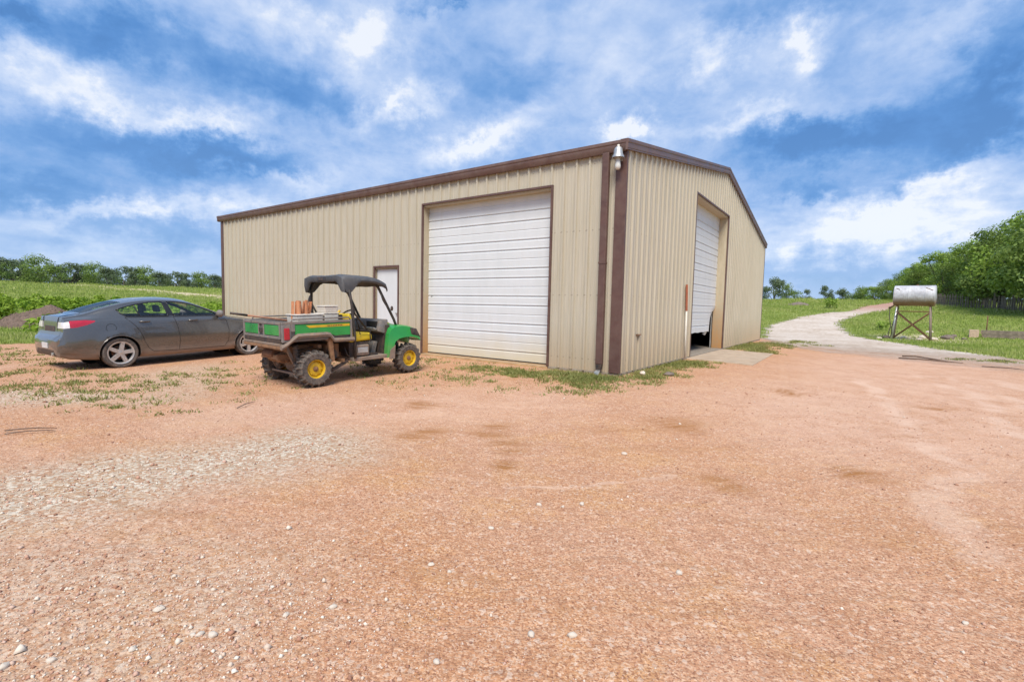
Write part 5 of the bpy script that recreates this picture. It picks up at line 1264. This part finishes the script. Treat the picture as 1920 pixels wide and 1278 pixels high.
# load carried in the bed: white tubs, a bundle of orange clay tiles, a shovel
def tub(name, w, d, h, lidded):
    mb = MB()
    mb.hexa([(-w*.46, -d*.46, 0), (w*.46, -d*.46, 0), (w*.46, d*.46, 0), (-w*.46, d*.46, 0)], [(-w*.5, -d*.5, h), (w*.5, -d*.5, h), (w*.5, d*.5, h), (-w*.5, d*.5, h)])
    root = bpy.data.objects.new(name, None); COL.objects.link(root); root.empty_display_size = .1
    mb.build('tub_body', M['whitebin'], root, bevel=.015)
    MB().box(-w*.53, w*.53, -d*.53, d*.53, h+.002, h+.022).build('lid' if lidded else 'rim', M['whitebin'], root, bevel=.008)
    return root
a = tub('storage_tub', .46, .38, .385, False); on_utv(a, -.02, -.46, .835); tag(a, 'low white tub in the cart bed under the orange tiles', 'tub', 'white tubs in the load bed')
a = tub('storage_tub', .26, .30, .40, True); on_utv(a, .37, -.50, .835); tag(a, 'lower white tub of the stack beside the roll cage', 'tub', 'white tubs in the load bed')
a = tub('storage_tub', .25, .29, .10, True); on_utv(a, .372, -.502, 1.258); tag(a, 'lidded white tub on top of the stack in the cart bed', 'tub', 'white tubs in the load bed')
for i, (x, y, tx, ty, h) in enumerate(((-.20, -.42, -.05, 0, .30), (-.13, -.47, .06, .04, .31), (-.07, -.40, .12, -.02, .30), (-.01, -.47, .22, .03, .315), (.04, -.42, .30, 0, .29), (-.10, -.34, .04, .05, .29), (.02, -.34, .16, .02, .30))):
    q = MB(); P = []
    for zz in (0, h):
        r = .040*(1 if zz == 0 else .92)
        P.append([(zz*tx+r*math.cos(t), zz*ty+r*math.sin(t), zz) for t in np.linspace(0, math.pi, 9)]+[(zz*tx+(r-.014)*math.cos(t), zz*ty+(r-.014)*math.sin(t), zz) for t in np.linspace(math.pi, 0, 9)])
    q.loft(P); o = q.build('clay_tile', M['terracotta'], None, auto=.6); on_utv(o, x-.02, y-.04, 1.16, 1.3+i*.9)
    tag(o, 'curved orange clay tile standing upright in the white tub', 'tile', 'orange clay tiles in the load bed')
sh = empty('shovel'); MB().tube([(.55, 0, .03), (-.42, 0, .20)], .017, 8).build('shaft', M['handlewood'], sh, smooth=True)
MB().tube([(-.40, 0, .197), (-.66, 0, .243)], .020, 8).build('grip', M['black'], sh, smooth=True)
MB().hexa([(.52, -.11, .0), (.80, -.10, -.02), (.80, .10, -.02), (.52, .11, .0)], [(.52, -.11, .015), (.80, -.10, -.005), (.80, .10, -.005), (.52, .11, .015)]).build('blade', M['rust'], sh)
on_utv(sh, -.25, .28, 1.02, rad(-6)); tag(sh, 'long-handled shovel sticking out over the back of the load bed', 'shovel')
jb = empty('fuel_can'); MB().box(-.11, .11, -.08, .08, 0, .22).build('can_body', M['black'], jb, bevel=.02); MB().tube([(.04, 0, .22), (.10, 0, .29)], .02, 8).build('spout', M['yellow'], jb)
on_utv(jb, .57, -.40, .99); jb.scale = (1, 1, 1); tag(jb, 'dark can behind the yellow seat of the cart', 'can')
# ------------------------------------------------------------------ trees, fence, tank, timbers and other things round the yard
def spot(u, depth):
    q = CAM+depth*(_f+CR*(u-960)/FPX); return float(q[0]), float(q[1])
def ztop(u, v, depth): return float((CAM+depth*(_f+CR*(u-960)/FPX+CU*(639-v)/FPX))[2])
ORD = ['first', 'second', 'third', 'fourth', 'fifth', 'sixth', 'seventh', 'eighth', 'ninth', 'tenth', 'eleventh', 'twelfth', 'thirteenth', 'fourteenth', 'fifteenth', 'sixteenth', 'seventeenth', 'eighteenth', 'nineteenth', 'twentieth', 'twenty-first', 'twenty-second']
def leaf_cards(P, out, size, rng):
    """leaf sprays facing loosely outwards from their clump"""
    n = len(P); N = out*.9+rng.normal(0, .42, (n, 3))+np.array([0, 0, .3]); N /= np.linalg.norm(N, axis=1)[:, None]
    d1 = np.cross(N, rng.normal(0, 1, (n, 3))); d1 /= np.linalg.norm(d1, axis=1)[:, None]; d2 = np.cross(N, d1)
    s = (size*rng.uniform(.55, 1.35, n))[:, None]
    V = np.stack([P-d1*s*.5, P+d2*s*.34, P+d1*s*.55, P-d2*s*.34], 1).reshape(-1, 3)
    return V, np.arange(4*n).reshape(-1, 4)
def tree_meshes(seed, H, W, n, leaf, low, clumps):
    """trunk and crown meshes of one spreading oak of height H and crown width W"""
    rg = np.random.default_rng(seed); pr = random.Random(seed)
    base = H*low; ch = H-base; cs = []; rs = []
    lobes = [(rg.uniform(0, 2*np.pi), rg.uniform(.35, .95), rg.uniform(.06, .95)) for _ in range(max(7, clumps//4))]
    for k in range(clumps):
        la, lq, lz = lobes[k % len(lobes)]
        a = la+rg.normal(0, .55); z = np.clip(lz+rg.normal(0, .13), .02, 1)
        lim = math.sqrt(max(.05, 1-((z-.42)/.62)**2))
        q = np.clip(lq+rg.normal(0, .18), .05, 1.05)*lim*W*.5*.84
        cs.append((q*math.cos(a), q*math.sin(a), base+ch*(.06+.84*z))); rs.append(rg.uniform(.08, .19)*W*(1.15-.4*q/(W*.5)))
    cs = np.array(cs); r = np.array(rs)
    w = r**2; idx = rg.choice(clumps, n, p=w/w.sum())
    d = rg.normal(0, 1, (n, 3)); d /= np.linalg.norm(d, axis=1)[:, None]
    rr = rg.uniform(.25, 1.08, n)**.55
    P = cs[idx]+d*(rr*r[idx])[:, None]*np.array([1, 1, .62])
    P[:, 2] = np.maximum(P[:, 2], base*.75)
    V, F = leaf_cards(P, d, leaf, rg)
    ct = rg.normal(.48, .20, clumps)[idx]+rg.normal(0, .13, n)
    me = np_mesh('crown', V, F); attr(me, 'tint', np.repeat(np.clip(ct, 0, 1), 4))
    tb = MB(); lean = rg.normal(0, .04*H, 2); top = (lean[0], lean[1], base+ch*.35)
    tb.tube([(0, 0, -.3), (lean[0]*.3, lean[1]*.3, base*.5), (lean[0]*.7, lean[1]*.7, base), top], [H*.032, H*.024, H*.020, H*.012], 8)
    for k in np.argsort(-r)[:9]:
        c = cs[k]; s0 = Vector((lean[0]*.7, lean[1]*.7, base*pr.uniform(.75, 1.15))); e = Vector(c)
        tb.tube([s0, s0.lerp(e, .5)+Vector((0, 0, -.05*H*pr.random())), e], [H*.017, H*.011, H*.004], 6)
    tm = bpy.data.meshes.new('trunk'); tm.from_pydata(tb.v, [], tb.f); tm.update()
    for p in tm.polygons: p.use_smooth = True
    tm.materials.append(M['bark'])
    return tm, me
def build_set(specs, mats):
    out = []
    for i, s in enumerate(specs):
        tm, me = tree_meshes(*s); me.materials.append(mats[i % len(mats)]); out.append((s[1], tm, me))
    return out
NEAR = build_set([(21, 9, 8.6, 10500, .23, .07, 64), (22, 9, 9.4, 11000, .23, .06, 70), (23, 9, 7.6, 9500, .23, .08, 58), (24, 9, 9.8, 12000, .23, .05, 74), (25, 9, 8.0, 9500, .23, .10, 56)], [M['leaf_bright'], M['leaf_oak'], M['leaf_bright'], M['leaf_oak'], M['leaf_oak']])
FAR = build_set([(31, 6, 8.5, 3000, .34, .07, 40), (32, 6, 10.0, 3300, .34, .05, 46), (33, 6, 6.8, 2500, .34, .14, 34), (34, 6, 8.0, 2900, .34, .05, 40)], [M['leaf_far'], M['leaf_oak'], M['leaf_far']])
def plant_tree(kind, k, u, depth, v, label, group, name='oak_tree', wide=1.0):
    H, tm, me = kind[k % len(kind)]; x, y = spot(u, depth); z = float(gza(np.array([x]), np.array([y]))[0]); h = max(2.5, ztop(u, v, depth)-z)
    o = empty(name, (x, y, z-.05), k*2.1, label, 'tree', group); s = h/H; o.scale = (s*wide, s*wide, s)
    for nm, m in (('trunk', tm), ('crown', me)):
        c = bpy.data.objects.new(nm, m); COL.objects.link(c); c.parent = o
    return o
ROW = [(1990, 44, 345), (1930, 50, 360), (1874, 56, 412), (1836, 61, 436), (1796, 66, 460), (1762, 72, 462), (1724, 78, 490), (1700, 84, 489), (1676, 90, 511), (1654, 97, 522), (1632, 104, 533), (1612, 112, 540)]
for i, (u, d, v) in enumerate(ROW):
    lab = 'tall bright green oak overhanging the stake fence at the right edge of the photo' if i == 1 else ('oak in the row behind the stake fence, %s back from the right edge' % ORD[i] if i else 'big oak at the near end of the row, mostly past the right edge')
    plant_tree(NEAR, [3, 0, 4, 2, 1, 2, 4, 0, 3, 1, 2, 4][i], u, d, v, lab, 'oaks in the row behind the stake fence')
for i, (u, d, v) in enumerate([(1955, 62, 410), (1902, 67, 432), (1855, 72, 452), (1815, 77, 470), (1778, 84, 480), (1744, 90, 492), (1712, 97, 502)]):
    plant_tree(NEAR, i+1, u, d, v, 'darker oak in the second rank behind the row, %s from the right edge' % ORD[i], 'second rank of oaks on the right')
for i, (u, d, v, w) in enumerate([(1446, 96, 521, .8), (1474, 108, 533, .8), (1503, 128, 542, .9), (1541, 112, 532, .6), (1576, 124, 541, .8), (1604, 118, 538, .8)]):
    plant_tree(FAR, i, u, d, v, 'small far oak beyond the right-hand rise, %s one right of the barn' % ORD[i], 'far oaks beyond the rise right of the barn', wide=w)
LEFT = [(-28, 98, 476), (2, 102, 475), (26, 108, 485), (50, 112, 482), (83, 95, 481), (112, 114, 492), (134, 118, 488), (163, 122, 494), (188, 110, 493), (208, 104, 497), (236, 126, 495), (258, 118, 504), (282, 128, 500), (306, 122, 505), (332, 132, 506), (356, 126, 508), (382, 134, 510), (408, 128, 510), (432, 134, 511)]
for i, (u, d, v) in enumerate(LEFT):
    v = v if i == 4 else v+(5 if i % 2 else 1)
    lab = 'rounded green oak standing forward of the left tree line above the car boot' if i == 4 else 'dark oak in the left tree line beyond the meadow, %s from the left' % ORD[i]
    plant_tree(FAR, i*3+1, u, d, v, lab, 'oaks in the tree line beyond the left meadow')

# stake fence on the right
def stake_fence():
    pts = [(8.4, 83.5), (10.3, 77.5), (12.0, 73.6), (13.7, 70.4), (15.3, 68.2), (16.6, 65.9), (17.6, 63.3), (19.4, 58.5), (21.2, 54.0)]
    o = empty('stake_fence', (*pts[0], gzf(*pts[0])), 0, 'old wooden stake and wire fence under the row of oaks', 'fence'); b = Vector(o.location)
    D = [0]
    for a, c in zip(pts, pts[1:]): D.append(D[-1]+math.dist(a, c))
    rg = random.Random(5); t = 0; protos = [MB().tube([(0, 0, -.2), (.01, .01, .7), (.03*k-.03, .02, 1.45)], [.075, .07, .055], 7).build('stake', M['wood'], o, auto=.8) for k in range(3)]
    k = 0; wire = []
    while t < D[-1] and k < 97:
        x = float(np.interp(t, D, [p[0] for p in pts])); y = float(np.interp(t, D, [p[1] for p in pts])); z = float(gza(np.array([x]), np.array([y]))[0])
        s = protos[k] if k < 3 else protos[k % 3].copy()
        if k >= 3: COL.objects.link(s)
        s.parent = o; s.location = (x-b.x, y-b.y, z-b.z); s.rotation_euler = (rg.uniform(-.06, .06), rg.uniform(-.06, .06), rg.uniform(0, 6)); w = rg.uniform(.7, 1.5); s.scale = (w, w, rg.uniform(.8, 1.12)*(1.15 if k % 9 == 0 else 1))
        if k % 3 == 0: wire.append((x-b.x, y-b.y, z-b.z))
        k += 1; t += rg.uniform(.20, .48)
    for h in (.45, .85, 1.2): MB().tube([(x, y, z+h) for x, y, z in wire], .008, 5).build('wire', M['galv'], o)
stake_fence()

# fuel tank on its stand
def fuel_tank():
    A = Vector((5.58, 28.95)); B = Vector((7.27, 28.70)); ax = (B-A).normalized(); pv = Vector((-ax.y, ax.x)); c = (A+B)/2+pv*.42; g = gzf(c.x, c.y)
    rz = math.atan2(ax.y, ax.x)
    st = empty('tank_stand', (c.x, c.y, g), rz, 'welded pipe stand with crossed braces carrying the silver tank', 'stand')
    L = .88
    for sx in (-1, 1):
        for sy in (-1, 1):
            MB().tube([(sx*(L+.02), sy*.45, -.1), (sx*(L-.10), sy*.34, 2.02)], .045, 10).build('leg', M['galv'] if sx < 0 and sy < 0 else M['mudgrey'], st, smooth=True)
        MB().bar((sx*(L-.10), -.38, 2.02), (sx*(L-.10), .38, 2.02), .08).build('saddle', M['rust'], st)
    for sy in (-1, 1):
        MB().tube([(-L, sy*.445, .10), (L-.09, sy*.36, 1.70)], .028, 8).build('brace', M['rust'], st, smooth=True)
        MB().tube([(L, sy*.475, .10), (-L+.09, sy*.385, 1.70)], .028, 8).build('brace', M['rust'], st, smooth=True)
        MB().tube([(-L+.09, sy*.37, 1.74), (L-.09, sy*.37, 1.74)], .028, 8).build('rail', M['rust'], st, smooth=True)
    t = empty('fuel_tank', (c.x, c.y, g), rz, 'silver painted fuel tank rusting underneath, raised on a pipe stand', 'tank')
    R = .62; zc = 2.07+R; hl = .98
    body = MB().lathe([(0, -hl-.03), (R*.5, -hl-.02), (R*.93, -hl), (R, -hl+.03), (R, -hl+.06), (R-.004, -.28), (R+.006, -.27), (R+.006, -.25), (R-.004, -.24), (R-.004, .50), (R+.006, .51), (R+.006, .53), (R, .54), (R, hl-.06), (R, hl-.03), (R*.93, hl), (R*.5, hl+.02), (0, hl+.03)], (0, 0, zc), 0, 40)
    bo = body.build('tank_body', M['tank'], t, auto=.6)
    MB().lathe([(0, .05), (.05, .05), (.06, .0), (.06, -.06)], (.1, 0, zc+R+.02), 2, 14).build('filler_cap', M['rust'], t, auto=.6)
    MB().tube([(-hl+.12, -.44, zc+.44), (-hl+.3, -.52, zc+.36)], .02, 6).tube([(hl-.45, -.42, zc+.46), (hl-.12, -.55, zc+.30)], .022, 6).build('lifting_strap', M['rust'], t)
    v = MB().tube([(-hl+.06, 0, zc-R+.05), (-hl-.06, -.05, zc-R-.06), (-hl-.14, -.1, zc-R-.10)], .035, 8).blob((-hl-.16, -.1, zc-R-.12), (.07, .06, .06), 10, 7, 2, .1); v.build('outlet_valve', M['rust'], t, smooth=True)
    hs = MB().tube([(-hl-.16, -.1, zc-R-.14), (-hl-.14, -.2, 1.4), (-hl-.03, -.3, .8), (-hl-.12, -.35, .38), (-hl-.10, -.38, .16), (-hl-.02, -.36, .12), (-hl+.04, -.35, .30), (-hl+.03, -.36, .75), (-hl+.16, -.40, 1.35), (-hl+.30, -.42, 1.78)], .022, 8); hs.build('hose', M['black'], t, smooth=True)
fuel_tank()

# squared timbers and a steel stake on the right
def timbers():
    rz = math.atan2(33.66-33.85, 12.17-9.73)
    for k, (dz, dx, L, lab) in enumerate(((0, .05, 7.4, 'lower weathered timber lying on the grass at the right'), (.265, 0, 7.0, 'upper weathered timber stacked on another with a pale sawn end'))):
        o = empty('timber_beam', (10.25+dx, 33.85, gzf(9.9, 33.85)-.03+dz), rz, lab, 'timber', 'timbers stacked at the right edge')
        MB().box(.012, L, -.15, .15, 0, .255).build('beam', M['wood'], o, bevel=.012)
        MB().box(0, .012, -.14, .14, .012, .245).build('sawn_end', M['woodend'] if k else M['woodend'], o)
    # the pale end block seen at the near end
    x, y = 9.90, 33.75; z = gzf(x, y)
    b = MB().box(-.23, .23, -.22, .22, -.03, .50).build('timber_block', M['woodend'], None, bevel=.012); b.location = (x, y, z); b.rotation_euler.z = rz
    tag(b, 'pale square-sawn timber block standing at the end of the stacked beams', 'timber')
    x, y = 10.55, 34.25; s = MB().tube([(0, 0, -.1), (.01, 0, 1.38)], .032, 6).build('steel_stake', M['rust'], None, smooth=True); s.location = (x, y, gzf(x, y)); tag(s, 'thin rusty steel stake standing behind the timber beams', 'stake')
timbers()

def mound(name, x, y, rx, ry, h, rz, mat, seed, label, cat, n=34, rough=.16):
    rg = np.random.default_rng(seed); V = []; F = []
    u = np.linspace(-1, 1, n); X, Y = np.meshgrid(u, u, indexing='ij'); r = np.hypot(X, Y)
    ph = rg.uniform(0, 6.28, 12); nz = np.zeros_like(X)
    for k in range(6): nz += np.sin(X*(3+2.6*k)+ph[k])*np.cos(Y*(2.6+2.9*k)+ph[k+6])/(1+.7*k)
    Z = h*(np.clip(1-r**1.5, 0, 1))*(1+rough*nz)+np.where(r < 1, rg.normal(0, h*.035, X.shape), 0)-.08*h*(r > .95)
    P = np.stack([X*rx, Y*ry, Z], -1).reshape(-1, 3); i, j = np.meshgrid(np.arange(n-1), np.arange(n-1), indexing='ij')
    F = np.stack([i*n+j, (i+1)*n+j, (i+1)*n+j+1, i*n+j+1], -1).reshape(-1, 4); F = F[(r.ravel()[F] < 1.12).all(1)]
    o = link_mesh(name, np_mesh(name, P, F, False), mat); o.location = (x, y, float(gza(np.array([x]), np.array([y]))[0])-.03); o.rotation_euler.z = rz; tag(o, label, cat)
x, y = spot(102, 23.5)
mound('dirt_mound', x, y, 2.9, 1.8, 1.1, rad(30), M['mulch'], 8, 'dark heap of shredded mulch behind the grey car', 'mound', 90, .22)
mound('scrap_pile', -3.14, 69.1, 1.5, .9, .42, .2, M['rock'], 9, 'small dark pile lying in the green field right of the barn', 'pile')

def bush(u, depth, h, w, n, mat, label, leaf):
    x, y = spot(u, depth); z = float(gza(np.array([x]), np.array([y]))[0]); o = empty('bush', (x, y, z), 0, label, 'bush')
    rg = np.random.default_rng(int(abs(u)*7+depth)); d = rg.normal(0, 1, (n, 3)); d /= np.linalg.norm(d, axis=1)[:, None]; rr = rg.random(n)**.4
    lob = 1+.25*np.sin(3*np.arctan2(d[:, 1], d[:, 0])+1)+.2*np.sin(5*d[:, 2])
    P = d*(rr*lob)[:, None]*np.array([w*.5, w*.5, h*.5])+np.array([0, 0, h*.5]); P[:, 2] = np.maximum(P[:, 2], .05)
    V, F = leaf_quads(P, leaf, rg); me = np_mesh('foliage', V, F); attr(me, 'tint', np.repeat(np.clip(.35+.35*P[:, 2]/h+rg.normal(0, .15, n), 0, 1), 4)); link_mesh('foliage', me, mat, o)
    s = MB()
    for k in range(5): s.tube([(0, 0, -.1), (rg.normal(0, .15)*w, rg.normal(0, .15)*w, h*.6)], [.03, .01], 5)
    s.build('stem', M['bark'], o)
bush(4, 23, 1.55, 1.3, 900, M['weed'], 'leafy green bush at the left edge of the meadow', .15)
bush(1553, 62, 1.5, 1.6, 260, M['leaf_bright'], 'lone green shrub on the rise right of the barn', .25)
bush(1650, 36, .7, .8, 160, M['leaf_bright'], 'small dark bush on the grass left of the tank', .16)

# loose rocks round the tank, sticks on the gravel
rk = [(5.3, 29.9, .22), (6.2, 30.6, .18), (7.6, 30.2, .20), (8.4, 31.6, .32), (7.9, 35.5, .24), (6.9, 29.5, .16), (8.9, 33.4, .2), (4.9, 28.4, .16), (7.2, 31.2, .26), (9.2, 31.8, .14)]
for i, (x, y, r) in enumerate(rk):
    o = MB().blob((0, 0, 0), (r, r*.8, r*.6), 10, 7, 40+i, .22).build('rock', M['stone'] if i % 3 else M['rock'], None, auto=.9); o.location = (x, y, gzf(x, y)+r*.25)
    tag(o, 'loose rock in the rough grass round the foot of the tank stand', 'rock', 'rocks round the tank stand')
def stick(pts, r, label, group=None):
    z0 = [gzf(x, y)+.02+r*.6+h for x, y, h in pts]; b = Vector((pts[0][0], pts[0][1], z0[0]))
    o = MB().tube([(x-b.x, y-b.y, z-b.z) for (x, y, h), z in zip(pts, z0)], [r]*(len(pts)-1)+[r*.4], 7).build('stick', M['stick'], None, smooth=True); o.location = b
    tag(o, label, 'stick', group)
stick([(5.15, 12.9, .02), (5.5, 12.75, .05), (5.9, 12.3, .03), (6.35, 11.9, 0)], .024, 'long dark branch lying on the gravel in front of the tank', 'dead branches on the gravel')
stick([(5.0, 12.0, 0), (5.5, 11.85, .03), (6.1, 11.7, .02), (6.6, 11.75, 0)], .022, 'lower forked branch lying nearest the gravel edge before the tank', 'dead branches on the gravel')
stick([(6.9, 10.9, 0), (7.4, 10.7, .02), (7.9, 10.5, 0)], .014, 'short thin branch lying right of the other branches', 'dead branches on the gravel')
stick([(-3.62, -7.99, 0), (-3.5, -7.9, .02), (-3.42, -7.76, .02), (-3.36, -7.62, 0)], .007, 'thin curved twig at the left edge of the gravel', 'twigs on the gravel')
stick([(-3.44, -8.02, 0), (-3.36, -7.86, .015), (-3.28, -7.72, .01), (-3.22, -7.66, 0)], .006, 'second thin twig just below the first at the left edge', 'twigs on the gravel')
stick([(-2.99, -5.87, 0), (-3.08, -5.72, .02), (-3.25, -5.5, 0)], .007, 'thin bent twig on the gravel behind the utility cart', 'twigs on the gravel')

# wooded background that closes the gaps between the trunks
def wood(name, path, n, leaf, mat, label):
    """path: (u, depth, top pixel row) stations; leaf sprays fill the strip up to that height"""
    rg = np.random.default_rng(77); P = []; U = [p[0] for p in path]
    u = rg.uniform(U[0], U[-1], n); dep = np.interp(u, U, [p[1] for p in path])+rg.normal(0, 4, n); vt = np.interp(u, U, [p[2] for p in path])
    X = CAM[0]+dep*(_f[0]+CR[0]*(u-960)/FPX); Y = CAM[1]+dep*(_f[1]+CR[1]*(u-960)/FPX); Z = gza(X, Y)
    H = np.array([ztop(a, b, c) for a, b, c in zip(u, vt, dep)])-Z
    H = np.maximum(H, 1.5)*(.72+.18*np.sin(u*.31)+.16*np.sin(u*.117+1)); P = np.stack([X, Y, Z+H*rg.random(n)**.8], 1)
    d = rg.normal(0, 1, (n, 3)); d -= .8*_f; d /= np.linalg.norm(d, axis=1)[:, None]
    V, F = leaf_cards(P, d, leaf, rg); me = np_mesh(name, V, F); attr(me, 'tint', np.repeat(np.clip(.42+.22*np.sin(u*.19)+rg.normal(0, .14, n), 0, 1), 4))
    tag(link_mesh(name, me, mat), label, 'woodland', kind='stuff')
wood('far_wood', [(-70, 150, 492), (120, 150, 500), (260, 155, 508), (450, 160, 516)], 6500, .62, M['leaf_far'], 'far-off wood showing between the trunks of the left tree line')
wood('undergrowth', [(1600, 122, 552), (1660, 110, 545), (1740, 94, 540), (1820, 80, 535), (1900, 72, 530), (2010, 62, 525)], 6500, .36, M['leaf_oak'], 'dark undergrowth beneath the oaks behind the stake fence')
